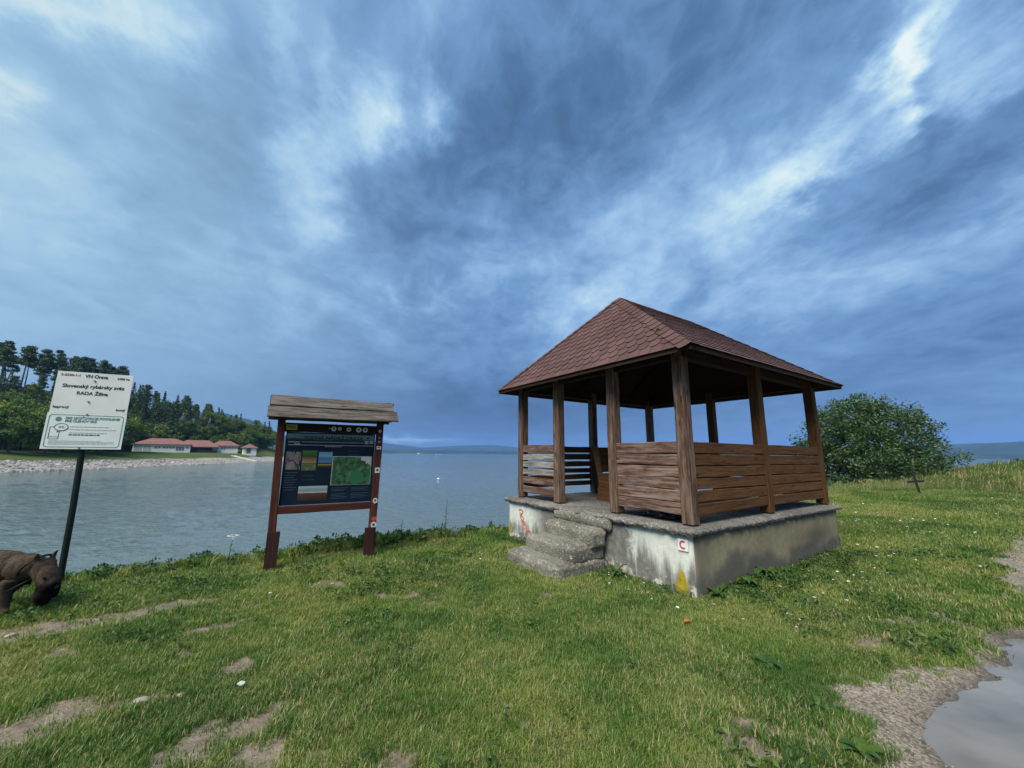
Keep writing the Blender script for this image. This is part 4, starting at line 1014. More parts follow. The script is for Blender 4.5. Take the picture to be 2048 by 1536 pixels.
sb = dog.modifiers.new('sub', 'SUBSURF'); sb.levels = 2; sb.render_levels = 2
tag(dog, 'brown brindle dog with black muzzle sniffing the grass below the fishing sign', 'dog')
M_COLLAR = plain('black_collar', (.012, .012, .013), .6)
cp = []
for k in range(25):
    a = 2 * math.pi * k / 24; cp.append(Vector((.135, 0, .455)) + Vector((.6, 0, .8)).normalized() * math.sin(a) * .152 + Vector((0, 1, 0)) * math.cos(a) * .130)
MB().tube(cp, .012, 6, False).build('collar', M_COLLAR, dog)
M_NOSE = plain('black_nose', (.005, .0045, .0045), .9, .05); M_EYE = plain('dark_eye', (.008, .006, .005), .8, .08)
bm = bmesh.new(); bmesh.ops.create_uvsphere(bm, u_segments=12, v_segments=8, radius=.024)
me = bpy.data.meshes.new('nose'); bm.to_mesh(me); bm.free(); me.materials.append(M_NOSE); put(bpy.data.objects.new('nose', me), dog, (.455, 0, .262))
for s_ in (-1, 1):
    bm = bmesh.new(); bmesh.ops.create_uvsphere(bm, u_segments=10, v_segments=6, radius=.013); me = bpy.data.meshes.new('eye'); bm.to_mesh(me); bm.free(); me.materials.append(M_EYE); put(bpy.data.objects.new('eye', me), dog, (.372, s_ * .073, .372))
# short coat standing proud of the skin
bpy.context.view_layer.update()
em = dog.evaluated_get(bpy.context.evaluated_depsgraph_get()).to_mesh(); em.calc_loop_triangles()
vc = np.empty(len(em.vertices) * 3, np.float32); em.vertices.foreach_get('co', vc); vc = vc.reshape(-1, 3)
tr = np.empty(len(em.loop_triangles) * 3, np.int32); em.loop_triangles.foreach_get('vertices', tr); tr = tr.reshape(-1, 3)
rg = np.random.default_rng(77); A_, B_, C_ = vc[tr[:, 0]], vc[tr[:, 1]], vc[tr[:, 2]]; nn_ = np.cross(B_ - A_, C_ - A_); ar = np.linalg.norm(nn_, axis=1); nn_ /= ar[:, None] + 1e-12
tk = rg.choice(len(tr), 26000, p=ar / ar.sum()); u_ = rg.random((26000, 2)); fl_ = u_.sum(1) > 1; u_[fl_] = 1 - u_[fl_]
p0 = A_[tk] + (B_ - A_)[tk] * u_[:, :1] + (C_ - A_)[tk] * u_[:, 1:]; n0 = nn_[tk]
dr = np.array([-1., 0, -.55]) + rg.normal(size=(26000, 3)) * .35; dr -= n0 * (dr * n0).sum(1)[:, None]; dr /= np.linalg.norm(dr, axis=1)[:, None] + 1e-9; dr = dr * .9 + n0 * .32
sd_ = np.cross(n0, dr); ln = rg.uniform(.010, .020, (26000, 1))
fv = np.stack([p0 - sd_ * .0016, p0 + sd_ * .0016, p0 + dr * ln], 1).reshape(-1, 3)
put(bpy.data.objects.new('fur', fastmesh('fur', fv, np.arange(78000).reshape(-1, 3), m_dog)), dog)['kind'] = 'stuff'
lp = [dog.matrix_basis @ Vector((.15, -.05, .335)), Vector((-4.95, 4.0, .2)), Vector((-5.25, 3.9, .17)), Vector((-5.8, 3.7, .3)), Vector((-6.6, 3.3, .75)), Vector((-7.2, 3.0, 1.0))]
lp2 = []
for i in range(len(lp) - 1):
    for t in range(6): lp2.append(lp[i].lerp(lp[i + 1], t / 6))
for k in range(4): lp2 = [lp2[0]] + [(lp2[i - 1] + lp2[i] + lp2[i + 1]) / 3 for i in range(1, len(lp2) - 1)] + [lp2[-1]]
tag(MB().tube(lp2, .007, 6).build('leash', M_COLLAR), 'thin black leash trailing from the brindle dog', 'leash')

# ================================================================== FAR SHORE BUILDINGS
m_wwall = plain('white_render', (.78, .77, .74), .85, .2, .08, .5); m_rroof = plain('dull_red_tile_roof', (.20, .105, .095), .85, .2, .18, .6)
m_pane = plain('dim_window_glass', (.16, .19, .22), .2, .5, .2, .5); m_gdoor = plain('pale_green_door', (.42, .48, .44), .6, .3, .1, .6); m_green = plain('green_door_paint', (.08, .16, .12), .6, .3, .1, .6); m_trim = plain('brown_trim', (.08, .05, .045), .8)
def hall(name, label, cx, cy, az, L, D, wh, rh, hipx, windows, doors, open_=False, wallm=None, z=None):
    zb = shz(cx, cy) if z is None else z
    e = empty(name, (cx, cy, zb), (0, 0, az)); tag(e, label, 'building', 'low red-roofed halls on the far shore')
    if not open_:
        w = MB().box(-L / 2, L / 2, 0, D, -1.2, wh).build('wall', wallm or m_wwall, e)
        for (x0, x1, z0, z1) in windows:
            fr_ = MB().box(x0 - .08, x1 + .08, -.06, .02, z0 - .08, z1 + .08).build('window', m_trim, e)
            MB().box(x0, x1, -.1, -.05, z0, z1).build('pane', m_pane, fr_)
        for (x0, x1, z0, z1, dm_) in doors: MB().box(x0, x1, -.08, .02, z0, z1).build('door', dm_, e)
    else:
        MB().box(-L / 2, L / 2, D * .7, D, -1.2, wh).build('wall', wallm or m_wwall, e)
        n_ = 8
        for i in range(n_): MB().box(-L / 2 + i * (L - .3) / (n_ - 1), -L / 2 + i * (L - .3) / (n_ - 1) + .25, .1, .35, -1., wh).build('post', m_trim, e)
        MB().box(-L / 2, L / 2, .15, .25, -.2, .9).build('railing', m_trim, e)
    o_ = .6; rx = L / 2 - hipx
    v_ = [(-L / 2 - o_, -o_, wh), (L / 2 + o_, -o_, wh), (L / 2 + o_, D + o_, wh), (-L / 2 - o_, D + o_, wh), (-rx, D / 2, wh + rh), (rx, D / 2, wh + rh)]
    v_ = v_ + [(x, y, z_ - .25) for x, y, z_ in v_[:4]]
    obj('roof', v_, [[0, 1, 5, 4], [1, 2, 5], [2, 3, 4, 5], [3, 0, 4], [6, 7, 1, 0], [7, 8, 2, 1], [8, 9, 3, 2], [9, 6, 0, 3], [9, 8, 7, 6]], m_rroof, e)
    return e
def pxpos(px, ax):                                   # a spot on the far bank seen along a bearing
    return ((px - 1024) / 769 * ax, ax * .995)
b1 = pxpos(340, 158); hall('garage_hall', 'longest white hall with two garage doors and red hip roof, leftmost on far shore', b1[0], b1[1], R(42), 17.4, 9, 3.1, 2.4, 5.,
    [(x, x + .6, 1.55, 2.1) for x in (-2.3, -1.3, .1, 1.1, 2.1, 3.1)] + [(x, x + .6, .7, 2.1) for x in (4.2, 5.1, 6.0)] + [(7.3, 7.9, 1.6, 2.0)], [(-8.3, -6.1, 0, 2.4, m_gdoor), (-5.6, -3.5, 0, 2.4, m_gdoor)], z=1.15)
b2 = pxpos(409, 172); hall('open_shed', 'open-sided red-roofed shed between the two white halls on the far shore', b2[0], b2[1], R(42), 14., 9, 2.4, 2.9, 3., [], [], True, plain('shed_wall', (.30, .26, .23), .9), z=1.1)
b3 = pxpos(463, 182); hall('white_hall', 'shorter white hall with a row of small square windows on far shore', b3[0], b3[1], R(42), 9.8, 8, 3.0, 2.2, 2.8,
    [(x, x + .6, 1.3, 2.2) for x in (-1.6, -.6)] + [(x, x + .5, 1.75, 2.2) for x in (.5, 1.5, 2.5, 3.5, 4.5)], [], z=1.25)
b4 = pxpos(512, 186); hall('kiosk', 'tiny white kiosk with green door and pointed roof, rightmost on far shore', b4[0], b4[1], R(42), 5.2, 5, 2.5, 1.9, 2.55, [], [(-1.4, .3, 0, 2.2, m_green)], z=.9)

# tiny craft and a float on the lake
m_hull = plain('white_hull', (.78, .78, .76), .5)
def boat(px, ax, L, label):
    x, y = pxpos(px, ax); e = empty('boat', (x, y, WATER_Z), (0, 0, R(8))); tag(e, label, 'boat', 'white boats far out on the lake')
    v_ = []; 
    for t, w, zt in ((-1, .55, .8), (-.4, .8, .75), (.3, .7, .85), (.8, .3, 1.), (1, .02, 1.1)):
        v_ += [(t * L / 2, -w * L * .16, zt * L * .13), (t * L / 2, w * L * .16, zt * L * .13), (t * L / 2 * .93, 0, -.15)]
    f_ = []
    for i in range(4): a = i * 3; f_ += [[a, a + 3, a + 5, a + 2], [a + 1, a + 2, a + 5, a + 4], [a, a + 1, a + 4, a + 3]]
    f_.append([0, 2, 1]); obj('hull', v_, f_, m_hull, e)
    MB().box(-L * .2, L * .15, -L * .09, L * .09, L * .1, L * .26).build('cabin', m_hull, e)
boat(842, 1300, 15, 'white boat farthest out, widest of the specks near the notice board')
boat(877, 1350, 7, 'small white boat speck, left of a pair on the horizon'); boat(884, 1360, 6, 'small white boat speck, right of a pair on the horizon')
fx_, fy_ = pxpos(883, 64); bm = bmesh.new(); bmesh.ops.create_uvsphere(bm, u_segments=14, v_segments=8, radius=.17)
for v_ in bm.verts: v_.co.z *= .75; v_.co.x *= 1.25
me = bpy.data.meshes.new('float'); bm.to_mesh(me); bm.free(); me.materials.append(m_hull)
bu = empty('buoy', (fx_, fy_, WATER_Z + .06)); tag(bu, 'small white float on the open water between board and gazebo', 'buoy'); put(bpy.data.objects.new('float', me), bu); MB().tube([(0, 0, .1), (0, 0, .17)], .03, 8).build('ring', m_hull, bu)

# ---- small dark cross in the grass
cx_, cy_ = 12.5, 12.15; czz = gz1(cx_, cy_); cr = empty('grave_cross', (cx_, cy_, czz), (0, R(-7), R(-35))); tag(cr, 'small dark iron cross standing in the grass before the bush', 'cross')
MB().box(-.028, .028, -.02, .02, -.15, .62).build('upright', M_COLLAR, cr); MB().box(-.19, .19, -.017, .017, .33, .39).build('arm', M_COLLAR, cr)

# ================================================================== TREES
def leafmat(name, dark, mid, light, trans=.3, rough=.6):
    m_ = bpy.data.materials.new(name); m_.use_nodes = True; nt_ = m_.node_tree; nt_.nodes.clear(); q_ = G(nt_)
    ri = q_.n('NewGeometry').outputs['Random Per Island']; rn_ = q_.n('ObjectInfo').outputs['Random']
    c_ = q_.ramp(ri, [(.0, dark), (.5, mid), (1., light)])
    c_ = q_.vm('MULTIPLY', c_, q_.ramp(rn_, [(0., (.75, .85, .9)), (.5, (1., 1., 1.)), (1., (1.45, 1.2, .8))]))
    d_ = q_.n('BsdfPrincipled', {'Base Color': c_, 'Roughness': rough, 'Specular IOR Level': .25}); t_ = q_.n('BsdfTranslucent', {'Color': q_.vm('MULTIPLY', c_, (1.1, 1.3, .6))})
    mx = q_.n('MixShader', {0: trans}); nt_.links.new(d_.outputs[0], mx.inputs[1]); nt_.links.new(t_.outputs[0], mx.inputs[2])
    o_ = q_.n('OutputMaterial'); nt_.links.new(mx.outputs[0], o_.inputs[0]); return m_
L_DEC = leafmat('broad_leaves', (.036, .078, .022), (.085, .15, .040), (.165, .225, .068))
L_CON = leafmat('conifer_needles', (.02, .05, .024), (.045, .092, .040), (.085, .135, .056), .15)
L_PINE = leafmat('pine_needles', (.024, .056, .028), (.052, .10, .045), (.095, .145, .066), .15)
L_BUSH = leafmat('willow_leaves', (.034, .07, .026), (.08, .135, .05), (.17, .225, .11), .25, .45)
M_BARK = plain('grey_brown_bark', (.10, .08, .065), .95, .1, .35, 5.); M_PBARK = plain('pine_bark', (.20, .165, .14), .95, .1, .3, 4.)

def leaves(rng, cen, size, tilt=1.):
    n_ = len(cen); nrm = rng.normal(size=(n_, 3)); nrm[:, 2] = np.abs(nrm[:, 2]) * tilt + .2; nrm /= np.linalg.norm(nrm, axis=1)[:, None]
    t_ = np.cross(nrm, rng.normal(size=(n_, 3))); t_ /= np.linalg.norm(t_, axis=1)[:, None] + 1e-9; b_ = np.cross(nrm, t_)
    s_ = size * rng.uniform(.6, 1.3, (n_, 1))
    v_ = np.stack([cen - t_ * s_, cen + b_ * s_ * .45, cen + t_ * s_, cen - b_ * s_ * .45], 1).reshape(-1, 3)
    return v_, np.arange(n_ * 4).reshape(-1, 4)
def ball(rng, n_, r_=1., shell=.4):
    d_ = rng.normal(size=(n_, 3)); d_ /= np.linalg.norm(d_, axis=1)[:, None]
    return d_ * (r_ * (1 - shell * rng.random((n_, 1)) ** 1.5))
def broad(rng, H, Rr, ncl, per, lsize, zc=.58, zr=.42, clr=.27, flat=.85, shell=.55):
    c_ = ball(rng, ncl, 1., shell) * np.array([Rr, Rr, H * zr]); c_[:, 2] = np.maximum(c_[:, 2], -H * zr * .93) + H * zc
    c_[:, :2] *= rng.uniform(.82, 1.12, (ncl, 1))
    pts = np.repeat(c_, per, 0) + ball(rng, ncl * per, 1., .75) * (Rr * clr * np.repeat(rng.uniform(.6, 1.25, (ncl, 1)), per, 0)) * np.array([1, 1, flat])
    return leaves(rng, pts, lsize), c_
def tree_mesh(kind, seed):
    rng = np.random.default_rng(seed); rd = random.Random(seed); mb = MB()
    if kind == 'broad':
        H = 13.; (v_, f_), c_ = broad(rng, H, 5.2, 60, 62, .42)
        mb.tube([(0, 0, -1.5), (.1, 0, 2), (0, .2, 6), (.1, .1, 9.5)], [.38, .3, .2, .07], 7)
        for k in range(7): mb.tube([(0, .1, 2.6 + k * .6), tuple(c_[k] * .5 + np.array([0, 0, 2.5])), tuple(c_[k])], [.13, .08, .03], 5)
        return v_, f_, mb, L_DEC, M_BARK, H
    if kind == 'pine':
        H = 17.; bx = rng.normal(size=2) * .35
        mb.tube([(0, 0, -1.5), (bx[0] * .3, bx[1] * .3, 6), (bx[0], bx[1], 12), (bx[0] * 1.2, bx[1], 16.4)], [.26, .21, .15, .04], 6)
        pts = []
        for k in range(26):
            z = H * rng.uniform(.58, .99) ; u = (z / H - .58) / .42; rr_ = (2.7 * (1 - u) ** .7 + .35) * rng.uniform(.55, 1.1); a = rng.uniform(0, 6.28)
            e_ = np.array([bx[0] + rr_ * math.cos(a) * .72, bx[1] + rr_ * math.sin(a) * .72, z]); mb.tube([(bx[0], bx[1], z - .5), tuple(e_)], [.05, .02], 4, False)
            pts.append(e_ + ball(rng, 62, 1., .8) * np.array([1.05, 1.05, .6]) * rng.uniform(.8, 1.35))
        for k in range(5):
            z = H * rng.uniform(.25, .5); a = rng.uniform(0, 6.28); mb.tube([(0, 0, z), (math.cos(a) * 1.2, math.sin(a) * 1.2, z + .2)], [.04, .015], 4, False)
        v_, f_ = leaves(rng, np.concatenate(pts), .34, .6); return v_, f_, mb, L_PINE, M_PBARK, H
    if kind == 'spruce':
        H = 15.; mb.tube([(0, 0, -1.5), (0, 0, 7), (0, 0, H)], [.25, .16, .02], 6); pts = []
        for k in range(26):
            u = k / 25.; z = 1.3 + u * (H - 1.6); rr_ = 2.75 * (1 - u) ** .85 + .15
            for j in range(int(5 + 6 * (1 - u))):
                a = rng.uniform(0, 6.28); L_ = rr_ * rng.uniform(.7, 1.12); n_ = max(4, int(13 * L_ / 2.7)); t_ = rng.random((n_, 1)) ** .7
                pts.append(np.concatenate([t_ * L_ * math.cos(a), t_ * L_ * math.sin(a), z - t_ ** 1.5 * L_ * .35], 1) + rng.normal(size=(n_, 3)) * .13)
        v_, f_ = leaves(rng, np.concatenate(pts), .36, .8); return v_, f_, mb, L_CON, M_BARK, H
KINDS_ = {}
for kind, cnt in (('broad', 4), ('pine', 4), ('spruce', 3)):
    KINDS_[kind] = []
    for s_ in range(cnt):
        v_, f_, mb, lm_, bk, H = tree_mesh(kind, 100 + s_ * 7 + len(kind))
        KINDS_[kind].append((fastmesh('crown', v_, f_, lm_), meshdata('trunk', mb.v, mb.f, bk), H))
def plant_tree(kind, x, y, h, label, group, rng, name, var=None):
    cm, tm, H = KINDS_[kind][var if var is not None else rng.integers(len(KINDS_[kind]))]
    e = empty(name, (x, y, shz(x, y) - .2), (0, 0, rng.uniform(0, 6.28))); s_ = h / H; w_ = s_ * rng.uniform(.88, 1.15); e.scale = (w_, w_, s_)
    tag(e, label, 'tree', group)
    put(bpy.data.objects.new('trunk', tm), e); put(bpy.data.objects.new('crown', cm), e)
rng = np.random.default_rng(42); placed = []
def zone(x, y):
    b_ = bearing(x, y)
    return ('left of the fishing sign' if b_ < 112 else 'behind the fishing sign' if b_ < 262 else 'behind the longest white hall' if b_ < 372 else 'behind the open shed' if b_ < 432 else 'behind the shorter white hall' if b_ < 484 else 'behind the kiosk')
def bearing(x, y): return 1024 + 769 * x / (y / .995)
def free(x, y, dmin):
    for (a, b_, r_) in placed:
        if (a - x) ** 2 + (b_ - y) ** 2 < (max(dmin, r_) * .5 + min(dmin, r_) * .5) ** 2: return False
    return True
HALLS = [(b1, 15), (b2, 11), (b3, 9), (b4, 6)]
def near_hall(x, y): return any(math.hypot(x - h_[0][0], y - h_[0][1]) < h_[1] + 3 for h_ in HALLS)
def ridge_pos(x, y):
    best = (1e9, 0, 0)
    for (ax, ay, ah), (bx, by, bh) in zip(RIDGE[:-1], RIDGE[1:]):
        ex, ey = bx - ax, by - ay; t = min(1, max(0, ((x - ax) * ex + (y - ay) * ey) / (ex * ex + ey * ey))); d_ = math.hypot(x - ax - t * ex, y - ay - t * ey)
        if d_ < best[0]: best = (d_, ah + (bh - ah) * t, 0)
    return best
n_tree = 0
# tall bare-stemmed pines along the crest
for k in range(900):
    t = rng.random(); i = rng.integers(1, 4); (ax, ay, ah), (bx, by, bh) = RIDGE[i], RIDGE[i + 1]
    x = ax + (bx - ax) * t + rng.normal() * 5 + 3; y = ay + (by - ay) * t + rng.normal() * 5
    bp = bearing(x, y)
    if -70 < bp < 240 and free(x, y, 4.2) and n_tree < 40:
        placed.append((x, y, 3.6)); n_tree += 1
        plant_tree('pine', x, y, rng.uniform(16, 21), 'tall bare-trunked pine on the hill crest ' + zone(x, y), 'crest pines', rng, 'pine_tree')
# broadleaf trees along the foot of the hill
nb_ = 0
for k in range(6000):
    x = rng.uniform(-215, -112); y = rng.uniform(70, 262); bp = bearing(x, y); d_ = float(side_dist(np.array([x]), np.array([y]), SHORE)[0])
    if not (-70 < bp < 575) or d_ < 20 or near_hall(x, y): continue
    rz_ = shz(x, y)
    back = [h_ for h_ in HALLS if h_[0][1] > y and abs(bearing(*h_[0]) - bp) < 769 * h_[1] / h_[0][1]]
    if back: continue
    if d_ < 34 and bp > 255 and bp < 470: continue
    if .2 < rz_ < 9.5 and d_ < 110 and free(x, y, 6.4) and nb_ < 85:
        placed.append((x, y, 6.4)); nb_ += 1
        plant_tree('broad', x, y, rng.uniform(9, 14.5) * (1. if bp < 300 else .85), 'round leafy tree at the foot of the hill ' + zone(x, y), 'leafy trees along the far shore', rng, 'broadleaf_tree')
# conifers over the slope
nc_ = 0
for k in range(9000):
    x = rng.uniform(-300, -130); y = rng.uniform(80, 262); bp = bearing(x, y)
    if not (-60 < bp < 545) or near_hall(x, y): continue
    rd_, rh_, _ = ridge_pos(x, y); z_ = shz(x, y)
    behind = (x + 226) * .785 + (y - 165) * -.62
    if behind < -6 or z_ < 4. or (bp < 125 and rd_ < 24): continue
    if free(x, y, 5.0) and nc_ < 175:
        placed.append((x, y, 5.0)); nc_ += 1
        kd = 'spruce' if rng.random() < .5 else ('pine' if rng.random() < .55 else 'broad')
        if kd == 'broad': plant_tree(kd, x, y, rng.uniform(9, 12), 'leafy tree among conifers on the slope ' + zone(x, y), 'leafy trees on the slope', rng, 'broadleaf_tree')
        elif kd == 'pine': plant_tree(kd, x, y, rng.uniform(11, 15), 'dark pine in the closed wood ' + zone(x, y), 'slope pines', rng, 'pine_tree')
        else: plant_tree(kd, x, y, rng.uniform(11, 16), 'dark pointed spruce on the slope ' + zone(x, y), 'slope spruces', rng, 'spruce_tree')
# a few trees where the point runs out behind the notice board
for k, (px, ax, h) in enumerate(((505, 205, 11), (522, 222, 12), (540, 214, 9.5), (556, 226, 10), (485, 214, 14))):
    x, y = pxpos(px, ax); plant_tree('broad' if k != 4 else 'spruce', x, y, h, 'leafy tree at the tip of the wooded point' if k != 4 else 'dark spruce at the tip of the wooded point', 'trees at the tip of the point', rng, 'broadleaf_tree' if k != 4 else 'spruce_tree')

# big round willow bush on the right
def near_bush(name, x, y, z, H, Rr, ncl, per, ls, label, seed, flatz=.5):
    rg = np.random.default_rng(seed); (v_, f_), c_ = broad(rg, H, Rr, ncl, per, ls, .49, flatz, .16, .9, .5)
    v_[:, 2] = np.maximum(v_[:, 2], .02)
    e = empty(name, (x, y, z)); tag(e, label, 'bush')
    put(bpy.data.objects.new('crown', fastmesh('crown', v_, f_, L_BUSH)), e); mb = MB()
    for k in range(14):
        p_ = c_[k * 7 % len(c_)]; mb.tube([(rg.normal() * .25, rg.normal() * .25, -.4), tuple(p_ * np.array([.3, .3, .45])), tuple(p_ * np.array([.6, .6, .8]))], [.09, .055, .02], 6)
    mb.build('trunk', M_BARK, e)
bz = gz1(15.1, 16.3)
near_bush('willow_bush', 14.95, 16.3, -1.3, 5.5, 2.32, 820, 84, .058, 'large round green willow bush beyond the grass on the right', 5)
near_bush('willow_bush', 21.9, 16.0, -.9, 2.9, 1.3, 90, 70, .075, 'small green bush cut by the right edge of the photo', 9)

# ================================================================== GROUND COVER
def instancer(name, pts, rz, tilt, scl, ix, sources, label, parent=None):
    """points that carry small plants or stones"""
    n_ = len(pts); me_ = bpy.data.meshes.new(name); me_.vertices.add(n_); me_.vertices.foreach_set('co', np.asarray(pts, np.float32).ravel())
    for nm, arr in (('rz', rz), ('tilt', tilt)):
        a_ = me_.attributes.new(nm, 'FLOAT', 'POINT'); a_.data.foreach_set('value', np.asarray(arr, np.float32))
    a_ = me_.attributes.new('scl', 'FLOAT_VECTOR', 'POINT'); a_.data.foreach_set('vector', np.asarray(scl, np.float32).ravel())
    a_ = me_.attributes.new('ix', 'INT', 'POINT'); a_.data.foreach_set('value', np.asarray(ix, np.int32))
    o_ = put(bpy.data.objects.new(name, me_), parent); tag(o_, label, kind='stuff')
    ng = bpy.data.node_groups.new(name, 'GeometryNodeTree')
    ng.interface.new_socket('Geometry', in_out='INPUT', socket_type='NodeSocketGeometry'); ng.interface.new_socket('Geometry', in_out='OUTPUT', socket_type='NodeSocketGeometry')
    N = ng.nodes.new; Lk = ng.links.new
    gi, go = N('NodeGroupInput'), N('NodeGroupOutput'); iop = N('GeometryNodeInstanceOnPoints'); jn = N('GeometryNodeJoinGeometry')
    for s_ in sources[::-1]:
        oi = N('GeometryNodeObjectInfo'); oi.inputs['Object'].default_value = s_; oi.inputs['As Instance'].default_value = True; Lk(oi.outputs['Geometry'], jn.inputs[0])
    def attr(nm, typ):
        a2 = N('GeometryNodeInputNamedAttribute'); a2.data_type = typ; a2.inputs['Name'].default_value = nm; return a2.outputs[0]
    cx2 = N('ShaderNodeCombineXYZ'); Lk(attr('tilt', 'FLOAT'), cx2.inputs[0]); Lk(attr('rz', 'FLOAT'), cx2.inputs[2])
    er = N('FunctionNodeEulerToRotation'); Lk(cx2.outputs[0], er.inputs[0])
    Lk(gi.outputs[0], iop.inputs['Points']); Lk(jn.outputs[0], iop.inputs['Instance']); iop.inputs['Pick Instance'].default_value = True
    Lk(attr('ix', 'INT'), iop.inputs['Instance Index']); Lk(er.outputs[0], iop.inputs['Rotation']); Lk(attr('scl', 'FLOAT_VECTOR'), iop.inputs['Scale'])
    Lk(iop.outputs[0], go.inputs[0])
    md = o_.modifiers.new('scatter', 'NODES'); md.node_group = ng; return o_
def source(name, v_, f_, m_):
    o_ = bpy.data.objects.new(name, meshdata(name, v_, f_, m_)); return o_
def blade_tuft(seed, n_, rad, h, w, lean=.5, curl=.5):
    rd = random.Random(seed); v_ = []; f_ = []
    for i in range(n_):
        a, r_ = rd.uniform(0, 6.28), rad * math.sqrt(rd.random()); x, y = r_ * math.cos(a), r_ * math.sin(a); hh_ = h * rd.uniform(.5, 1.15); d = rd.uniform(0, 6.28)
        le = lean * rd.random() * hh_; dx_, dy_ = math.cos(d), math.sin(d); sx_, sy_ = -dy_ * w * rd.uniform(.6, 1.2), dx_ * w * rd.uniform(.6, 1.2); b0 = len(v_)
        for t, ww in ((0., 1.), (.5, .85)):
            ox_, oy_ = dx_ * le * t ** 1.6, dy_ * le * t ** 1.6; z = hh_ * t * (1 - .12 * t)
            v_ += [(x + ox_ - sx_ * ww / 2, y + oy_ - sy_ * ww / 2, z), (x + ox_ + sx_ * ww / 2, y + oy_ + sy_ * ww / 2, z)]
        v_.append((x + dx_ * le * (1 + curl * rd.random()), y + dy_ * le * (1 + curl * rd.random()), hh_ * (1 - .25 * curl * rd.random())))
        f_ += [[b0, b0 + 1, b0 + 3, b0 + 2], [b0 + 2, b0 + 3, b0 + 4]]
    return v_, f_
def grassmat(name, tones, straw, trans=.28, strawf=.2):
    m_ = bpy.data.materials.new(name); m_.use_nodes = True; nt_ = m_.node_tree; nt_.nodes.clear(); q_ = G(nt_)
    ge = q_.n('NewGeometry'); ps_ = ge.outputs['Position']; ri = ge.outputs['Random Per Island']; rn_ = q_.n('ObjectInfo').outputs['Random']
    big = q_.noise(ps_, .55, 4, .6); md_ = q_.noise(ps_, 2.6, 3, .6)
    f_ = q_.m('ADD', q_.m('MULTIPLY', q_.m('SUBTRACT', big, .5), 2.2), q_.m('ADD', q_.m('MULTIPLY', q_.m('SUBTRACT', md_, .5), .8), q_.m('MULTIPLY_ADD', ri, .35, .32)))
    c_ = q_.ramp(f_, [(.1, tones[0]), (.4, tones[1]), (.65, tones[2]), (.95, tones[3])])
    r2 = q_.m('FRACT', q_.m('ADD', q_.m('MULTIPLY', ri, 17.3), rn_))
    c_ = q_.mix(q_.sm(q_.m('ADD', r2, q_.m('MULTIPLY', q_.m('SUBTRACT', q_.noise(ps_, 1.1, 3), .5), .9)), 1 - strawf, 1 - strawf + .12), c_, straw)
    d_ = q_.n('BsdfPrincipled', {'Base Color': c_, 'Roughness': .55, 'Specular IOR Level': .3}); t_ = q_.n('BsdfTranslucent', {'Color': q_.vm('MULTIPLY', c_, (1.1, 1.25, .55))})
    mx = q_.n('MixShader', {0: trans}); nt_.links.new(d_.outputs[0], mx.inputs[1]); nt_.links.new(t_.outputs[0], mx.inputs[2])
    o_ = q_.n('OutputMaterial'); nt_.links.new(mx.outputs[0], o_.inputs[0]); return m_
M_GRASS = grassmat('lawn_grass', [(.045, .115, .024), (.095, .19, .034), (.155, .24, .045), (.25, .28, .068)], (.40, .345, .18), .28, .25)
M_TALL = grassmat('seeding_grass', [(.06, .13, .03), (.11, .19, .045), (.17, .235, .065), (.25, .27, .10)], (.44, .37, .21), .28, .34)
M_WEED = leafmat('weed_leaves', (.020, .055, .015), (.045, .10, .025), (.085, .15, .045), .25, .45)
M_DAISY = plain('daisy_white', (.75, .75, .72), .6, var=.05)

rng = np.random.default_rng(7)
def sample(n_, xr, yr, dens):
    x = rng.uniform(*xr, n_); y = rng.uniform(*yr, n_); k = rng.random(n_) < dens(x, y); return x[k], y[k]
def lawn_ok(x, y, edge=.35):
    di, gr, pu = soil_masks(x, y); lx, ly = gz_local(x, y)
    inb = (lx > wx0 + .03) & (lx < wx1 - .03) & (ly > wy0 + .03) & (ly < wy1); stp = (lx > -2.42) & (lx < -1.2) & (ly > -1.08) & (ly < 0)
    d_ = side_dist(x, y, EDGE)
    inview = (y > 1.3) & (np.abs(x) < (y + .8) * 1.5) & (x > -9.5)
    return np.where(inb | stp | (d_ > edge) | ~inview, 0., (1 - .95 * smooth(.2, .72, di)) * (1 - smooth(.25, .8, gr)) * .97 + .03 * (pu < .3) * (gr < .95))
tufts = [source('grass_tuft', *blade_tuft(s_, 24, .05, h_, .0042, .75), M_GRASS) for s_, h_ in ((1, .030), (2, .038), (3, .027), (4, .05))]
tufts_far = [source('grass_tuft', *blade_tuft(s_, 30, .12, h_, .010, .7), M_GRASS) for s_, h_ in ((11, .05), (12, .065))]
# near lawn: fine tufts
xs, ys = sample(185000, (-7, 7.5), (1.3, 8.8), lambda x, y: lawn_ok(x, y) * np.clip(1.25 - np.hypot(x, y) * .105, .22, 1))
zs = ground_z(xs, ys); n_ = len(xs); s_ = rng.uniform(.7, 1.25, n_) * (.75 + .5 * fb(xs * .8, ys * .8, 61)); hs = s_ * rng.uniform(.7, 1.2, n_)
instancer('grass', np.stack([xs, ys, zs - .004], 1), rng.uniform(0, 6.28, n_), rng.normal(0, .12, n_), np.stack([s_, s_, hs], 1), rng.integers(0, 4, n_), tufts, 'short patchy lawn grass in the foreground')
# farther lawn on the right and along the bank
xs, ys = sample(90000, (-9.5, 20), (3.5, 15.5), lambda x, y: lawn_ok(x, y) * smooth(4.6, 6.5, np.hypot(x, y)) * .9)
zs = ground_z(xs, ys); n_ = len(xs); s_ = rng.uniform(.75, 1.25, n_)
instancer('far_grass', np.stack([xs, ys, zs - .006], 1), rng.uniform(0, 6.28, n_), rng.normal(0, .12, n_), np.stack([s_, s_, s_ * rng.uniform(.6, 1.1, n_)], 1), rng.integers(0, 2, n_), tufts_far, 'lush lawn grass rising towards the right')
